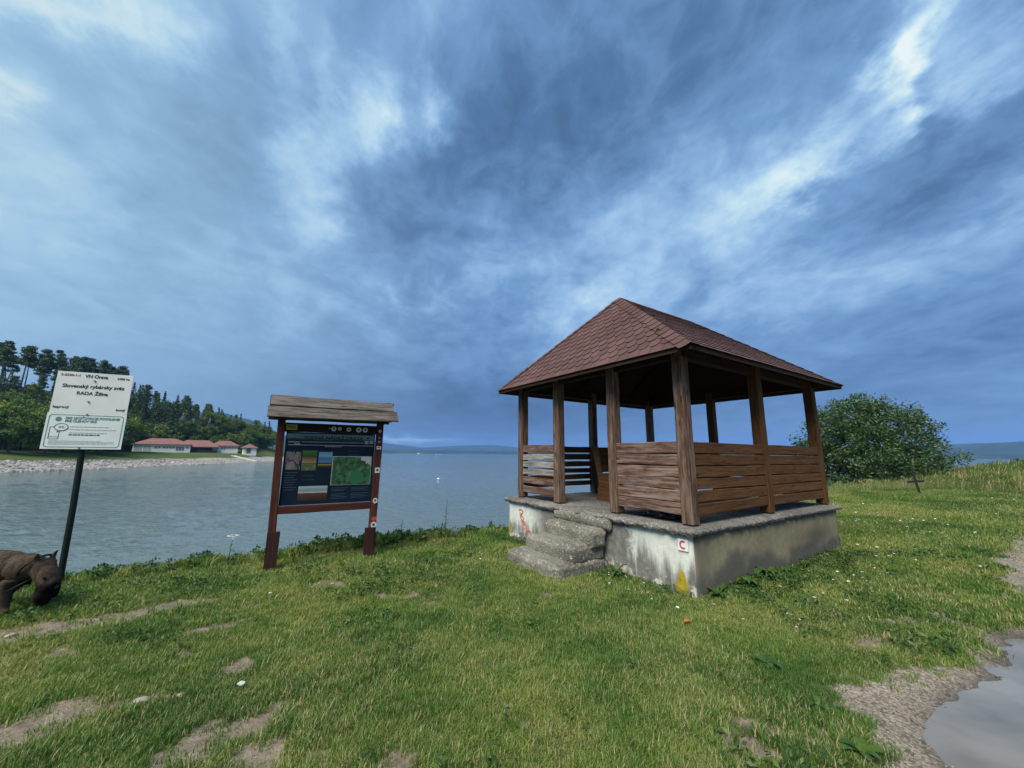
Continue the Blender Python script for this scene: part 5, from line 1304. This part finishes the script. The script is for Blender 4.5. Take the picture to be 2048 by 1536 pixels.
# rank green growth along the bank edge
bt = [source('bank_tuft', *blade_tuft(s_, 26, .10, .2, .010, .8), M_GRASS) for s_ in (21, 22)]
def leafy(seed, n_, h, ls):
    rg = np.random.default_rng(seed); t = rg.random((n_, 1)); c_ = np.concatenate([rg.normal(size=(n_, 2)) * .05, t * h], 1); return leaves(rg, c_, ls)
bl = [source('bank_weed', v_.tolist(), f_.tolist(), M_WEED) for v_, f_ in (leafy(31, 40, .24, .038), leafy(32, 34, .18, .045))]
def edge_dens(lo, hi):
    return lambda x, y: (lambda d_: ((d_ > lo) & (d_ < hi)) * 1.)(side_dist(x, y, EDGE))
xs, ys = sample(70000, (-9.5, 5), (2.5, 12), lambda x, y: edge_dens(-.30, .55)(x, y) * (.30 + .7 * smooth(.45, .6, fb(x * 1.3, y * 1.3, 71))) * .5)
zs = ground_z(xs, ys); n_ = len(xs); s_ = rng.uniform(.5, 1.15, n_) * (.55 + .6 * fb(xs * 1.3, ys * 1.3, 71)) * np.where(xs < -3.6, .8, 1.)
instancer('bank_growth', np.stack([xs, ys, zs - .01], 1), rng.uniform(0, 6.28, n_), rng.normal(0, .15, n_), np.stack([s_, s_, s_], 1), rng.choice(4, n_, p=[.36, .34, .15, .15]), bt + bl, 'rank green grass and nettles along the bank edge')
# tall seeding grass on the crest at the right
def stalks(seed, n_):
    rd = random.Random(seed); mb = MB(); v_, f_ = blade_tuft(seed, 22, .10, .42, .007, .55)
    for k in range(n_):
        a, r_ = rd.uniform(0, 6.28), rd.uniform(0, .1); x, y = r_ * math.cos(a), r_ * math.sin(a); h_ = rd.uniform(.5, .85); lx_, ly_ = rd.uniform(-.02, .22), rd.uniform(-.1, .1); b0 = len(v_)
        for t, w_ in ((0, .003), (.75, .003), (.78, .012), (.9, .016), (1., .003)):
            p_ = (x + lx_ * t * t, y + ly_ * t * t, h_ * t); v_ += [(p_[0] - w_, p_[1], p_[2]), (p_[0] + w_, p_[1], p_[2])]
        for t in range(4): f_.append([b0 + t * 2, b0 + t * 2 + 1, b0 + t * 2 + 3, b0 + t * 2 + 2])
    return v_, f_
ts = [source('seed_grass', *stalks(s_, 7), M_TALL) for s_ in (41, 42, 43)]
xs, ys = sample(60000, (6.5, 24), (9, 16.5), lambda x, y: edge_dens(-1.2, .8)(x, y) * np.clip(.26 + smooth(12, 19, x), 0, 1) * .4)
x2, y2 = sample(26000, (13.5, 24), (10.5, 15), lambda x, y: (edge_dens(-4.0, -1.)(x, y)) * smooth(13.8, 18.5, x + (y - 12.) * .6) * .5 * (1 - smooth(.1, .4, soil_masks(x, y)[1])))
xs, ys = np.concatenate([xs, x2]), np.concatenate([ys, y2]); zs = ground_z(xs, ys); n_ = len(xs); s_ = rng.uniform(.55, 1.1, n_) * (.38 + .5 * smooth(12, 19, xs))
instancer('tall_grass', np.stack([xs, ys, zs - .02], 1), rng.normal(0, .5, n_), rng.normal(0, .1, n_), np.stack([s_, s_, s_], 1), rng.integers(0, 3, n_), ts, 'tall pale seeding grass on the crest at the right')
# clover and daisies
dv = []; df = []
for k in range(7):
    a = 6.283 * k / 7; b0 = len(dv); dv += [(0, 0, .045), (.013 * math.cos(a - .3), .013 * math.sin(a - .3), .047), (.016 * math.cos(a), .016 * math.sin(a), .046), (.013 * math.cos(a + .3), .013 * math.sin(a + .3), .047)]; df.append([b0, b0 + 1, b0 + 2, b0 + 3])
dsy = [source('daisy', dv, df, M_DAISY)]
def daisy_dens(x, y):
    lx, ly = gz_local(x, y); side = (lx > .1) & (lx < 1.1) & (ly > -.6) & (ly < 4.5); fr_ = (ly < -.15) & (ly > -.75) & (lx > -1.1) & (lx < .6)
    fld = (x > 6.5) & (y > 5.5) & (side_dist(x, y, EDGE) < -1)
    return lawn_ok(x, y) * (side * .035 + fr_ * .05 + fld * .025 * smooth(.5, .62, fb(x * .5, y * .5, 81)) + .0005)
xs, ys = sample(60000, (-5, 14), (2, 13), daisy_dens); zs = ground_z(xs, ys); n_ = len(xs); s_ = rng.uniform(.7, 1.2, n_) * (1 + .35 * (np.hypot(xs, ys) > 9))
instancer('daisies', np.stack([xs, ys, zs + .015], 1), rng.uniform(0, 6.28, n_), rng.normal(0, .3, n_), np.stack([s_, s_, s_], 1), np.zeros(n_, int), dsy, 'white clover and daisy heads dotted in the grass')
cl = [source('clover', v_.tolist(), f_.tolist(), M_WEED) for v_, f_ in (leafy(51, 26, .045, .014), leafy(52, 30, .07, .017))]
def clover_dens(x, y):
    lx, ly = gz_local(x, y); side = (lx > .06) & (lx < .55) & (ly > -.3) & (ly < 4.3); fr_ = (ly < -.12) & (ly > -.5) & (lx > -1.2) & (lx < .3); lf = (lx < -2.4) & (ly < -.1) & (ly > -.4) & (lx > -3.9)
    return lawn_ok(x, y) * (side * .22 + fr_ * .2 + lf * .15) * smooth(.42, .6, fb(x * 2.2, y * 2.2, 91)) + lawn_ok(x, y) * .07 * smooth(.52, .75, fb(x * 1.4 + 3, y * 1.4, 95))
xs, ys = sample(120000, (-6, 8), (2, 9), clover_dens); zs = ground_z(xs, ys); n_ = len(xs); s_ = rng.uniform(.6, 1.4, n_)
instancer('clover', np.stack([xs, ys, zs], 1), rng.uniform(0, 6.28, n_), rng.normal(0, .2, n_), np.stack([s_, s_, s_], 1), rng.integers(0, 2, n_), cl, 'clover and low weeds in the lawn and along the gazebo base')
# pebbles on the track and bare patches, boulders on the far bank
def pebble(seed, r_, flat=.6, sub=1):
    bm_ = bmesh.new(); bmesh.ops.create_icosphere(bm_, subdivisions=sub, radius=r_); rd = random.Random(seed)
    for v_ in bm_.verts: v_.co *= rd.uniform(.75, 1.15); v_.co.z *= flat
    v2 = [tuple(v_.co) for v_ in bm_.verts]; f2 = [[w.index for w in f_.verts] for f_ in bm_.faces]; bm_.free(); return v2, f2
m_peb, q, b = mat('pebble_stone', rough=.9, spec=.2)
setc(q, b, q.ramp(q.n('ObjectInfo').outputs['Random'], [(0., (.06, .052, .042)), (.6, (.15, .134, .112)), (1., (.30, .28, .25))]))
pb_ = [source('pebble', *pebble(s_, .0055), m_peb) for s_ in (1, 2, 3)]
def peb_dens(x, y):
    di, gr, pu = soil_masks(x, y); return np.clip(smooth(.3, .8, gr) * .9 + .10 * smooth(.5, .9, di), 0, 1) * (pu < .6) * (np.hypot(x, y) < 7.5) * np.clip(1.3 - np.hypot(x, y) * .16, .1, 1) * (y > 1.5)
xs, ys = sample(170000, (-5, 8), (1.5, 6.5), peb_dens); zs = ground_z(xs, ys); n_ = len(xs); s_ = rng.lognormal(-.25, .45, n_)
instancer('gravel', np.stack([xs, ys, zs], 1), rng.uniform(0, 6.28, n_), rng.normal(0, .3, n_), np.stack([s_, s_ * rng.uniform(.7, 1.1, n_), s_], 1), rng.integers(0, 3, n_), pb_, 'loose grey gravel on the track and bare patches')
m_boul, q, b = mat('pale_bank_stone', rough=.95, spec=.15)
setc(q, b, q.ramp(q.n('ObjectInfo').outputs['Random'], [(0., (.13, .125, .115)), (.6, (.28, .27, .255)), (1., (.46, .45, .43))]))
bo = [source('boulder', *pebble(s_, .2, .6), m_boul) for s_ in (5, 6, 7)]
xs = rng.uniform(-118, -84, 26000); ys = rng.uniform(50, 175, 26000); d_ = side_dist(xs, ys, SHORE); pz_ = shore_z(xs, ys); k = (pz_ > WATER_Z - .2) & (pz_ < -.7 - .012 * np.maximum(ys - 90, 0)) & (rng.random(26000) < np.where(ys < 128, .8, .25)); xs, ys, zs = xs[k], ys[k], pz_[k]; n_ = len(xs); s_ = rng.lognormal(-.2, .45, n_)
instancer('bank_stones', np.stack([xs, ys, zs], 1), rng.uniform(0, 6.28, n_), rng.normal(0, .3, n_), np.stack([s_, s_, s_], 1), rng.integers(0, 3, n_), bo, 'pale stones armouring the far lake bank')

# ---- single weeds and litter
def leaf_blade(mb, base, az, L, w, rise, droop, seg=5):
    v_ = []; f_ = []; ca_, sa_ = math.cos(az), math.sin(az)
    for i in range(seg + 1):
        t = i / seg; r_ = L * t; z = rise * L * math.sin(math.pi * min(1, t * .62 + .02)) - droop * L * t * t; ww = w * math.sin(math.pi * (.08 + .9 * t)) ** .8 / 2 + (.004 if t < .15 else 0)
        for s2, dz_ in ((-1, .12), (0, 0), (1, .12)): v_.append((base[0] + ca_ * r_ - sa_ * ww * s2, base[1] + sa_ * r_ + ca_ * ww * s2, base[2] + z + abs(s2) * dz_ * ww))
    for i in range(seg):
        for k in range(2): a = i * 3 + k; f_.append([a, a + 1, a + 4, a + 3])
    mb.add(v_, f_)
def rosette(name, label, x, y, n_, L, w, seed, rise=.5, droop=.3, stem=None, group=None):
    rd = random.Random(seed); e = empty(name, (x, y, gz1(x, y))); tag(e, label, 'weed', group)
    for k in range(n_):
        mb = MB(); leaf_blade(mb, (0, 0, .01), 6.283 * k / n_ + rd.uniform(-.4, .4), L * rd.uniform(.6, 1.1), w * rd.uniform(.7, 1.1), rise * rd.uniform(.6, 1.3), droop * rd.uniform(.5, 1.4)); obj('leaf', mb.v, mb.f, M_WEED, e, smooth=True)
    if stem:
        pts = [(0, 0, 0), (.01, .01, stem * .5), (.03, 0, stem)]; MB().tube(pts, [.004, .003, .002], 5).build('stem', M_WEED, e)
    return e
rosette('broadleaf_weed', 'broad-leaved weed on the gravel at the bottom right', 1.92, 2.42, 7, .13, .055, 1, .45, .2)
rosette('broadleaf_weed', 'plantain with a thin flower stalk in the grass right of centre', 2.0, 3.33, 8, .13, .05, 2, .4, .3, .14)
rosette('broadleaf_weed', 'low broad weed left of the stalked plantain', 1.83, 3.5, 6, .10, .045, 3, .35, .3)
rosette('broadleaf_weed', 'small weed at the grass edge above the bottom gravel', 2.0, 2.82, 6, .08, .035, 4, .5, .3)
for i, (lx_, ly_, s2, lab) in enumerate(((.17, .12, 1., 'nearest of the dock plants along the gazebo side wall'), (.19, .75, 1.1, 'second dock plant along the gazebo side wall'), (.2, 1.25, 1.25, 'largest dock plant by the dark stain of the side wall'), (.18, 1.8, .9, 'fourth dock plant along the gazebo side wall'), (.2, 2.4, .8, 'farthest dock plant along the gazebo side wall'))):
    w_ = gz_world(lx_, ly_); rosette('dock_plant', lab, w_.x, w_.y, 10, .15 * s2, .06 * s2, 20 + i, .75, .35, group='dock plants along the gazebo wall')
w_ = gz_world(-.95, -.32); rosette('dock_plant', 'leafy weed in the corner beside the concrete steps', w_.x, w_.y, 11, .17, .07, 31, .8, .3)
def stalk(name, label, x, y, h, seed, umbel=False):
    rd = random.Random(seed); e = empty(name, (x, y, gz1(x, y))); tag(e, label, 'weed'); mb = MB(); mb.tube([(0, 0, -.05), (.01, .0, h * .5), (.02, .01, h)], [.006, .005, .003], 6); mb.build('stem', M_WEED, e)
    for k in range(9):
        mb = MB(); leaf_blade(mb, (.01, 0, h * (.08 + .085 * k)), rd.uniform(0, 6.28), .11 * (1 - k * .07), .03, .5, .4); obj('leaf', mb.v, mb.f, M_WEED, e)
    if umbel:
        for k in range(8):
            a = 6.283 * k / 8; mb = MB().tube([(.02, .01, h), (.02 + .06 * math.cos(a), .01 + .06 * math.sin(a), h + .05)], .0015, 4)
            for j in range(6): mb.prism([(.02 + .06 * math.cos(a) + .018 * math.cos(j + t_), .01 + .06 * math.sin(a) + .018 * math.sin(j + t_)) for t_ in (0, .5, 1.)] + [(.02 + .06 * math.cos(a), .01 + .06 * math.sin(a))], h + .05 + j * .001, h + .053 + j * .001, 'z')
            mb.build('flower_head', M_DAISY, e)
stalk('tall_weed', 'white-flowered umbel stalk left of the notice board', -3.98, 5.78, .36, 3, True)
stalk('tall_weed', 'tallest slender weed stalk on the bank between board and gazebo', -1.26, 7.75, .72, 4)
stalk('tall_weed', 'thin weed stalk on the bank right of the notice board', -2.0, 7.35, .40, 5)
m_pap = plain('scrap_paper', (.4, .46, .45), .6, var=.1); bm = bmesh.new(); bmesh.ops.create_icosphere(bm, subdivisions=2, radius=.024); rd = random.Random(3)
for v_ in bm.verts: v_.co *= rd.uniform(.7, 1.2); v_.co.z = v_.co.z * .4 + .05
me = bpy.data.meshes.new('paper_scrap'); bm.to_mesh(me); bm.free(); me.materials.append(m_pap)
tag(put(bpy.data.objects.new('paper_scrap', me), None, (-1.83, 2.95, gz1(-1.83, 2.95))), 'crumpled pale paper scrap in the grass at lower left', 'litter')
mb = MB(); leaf_blade(mb, (0, 0, .045), .6, .06, .05, .2, .1)
tag(obj('fallen_leaf', mb.v, mb.f, plain('orange_leaf', (.5, .12, .03), .6), None, (1.66, 3.98, gz1(1.66, 3.98))), 'fallen orange leaf on the lawn before the base corner', 'leaf')
for i, (x, y, s2, lab) in enumerate(((-2.42, 2.86, 1.3, 'pale flat stone at the left end of the middle bare patch'), (-2.2, 2.92, .9, 'small pale stone in the grass right of the lower left bare patch'), (-4.38, 3.72, 1., 'pale stone on the dirt strip at the left edge'), (-2.2, 5.14, .7, 'white stone on the bare patch below the notice board'))):
    v2, f2 = pebble(40 + i, .036 * s2, .4, 2); tag(obj('stone', v2, f2, plain('pale_limestone', (.3, .275, .23), .9, .2, .2, 30), None, (x, y, gz1(x, y) + .008), (0, 0, i), True), lab, 'stone')
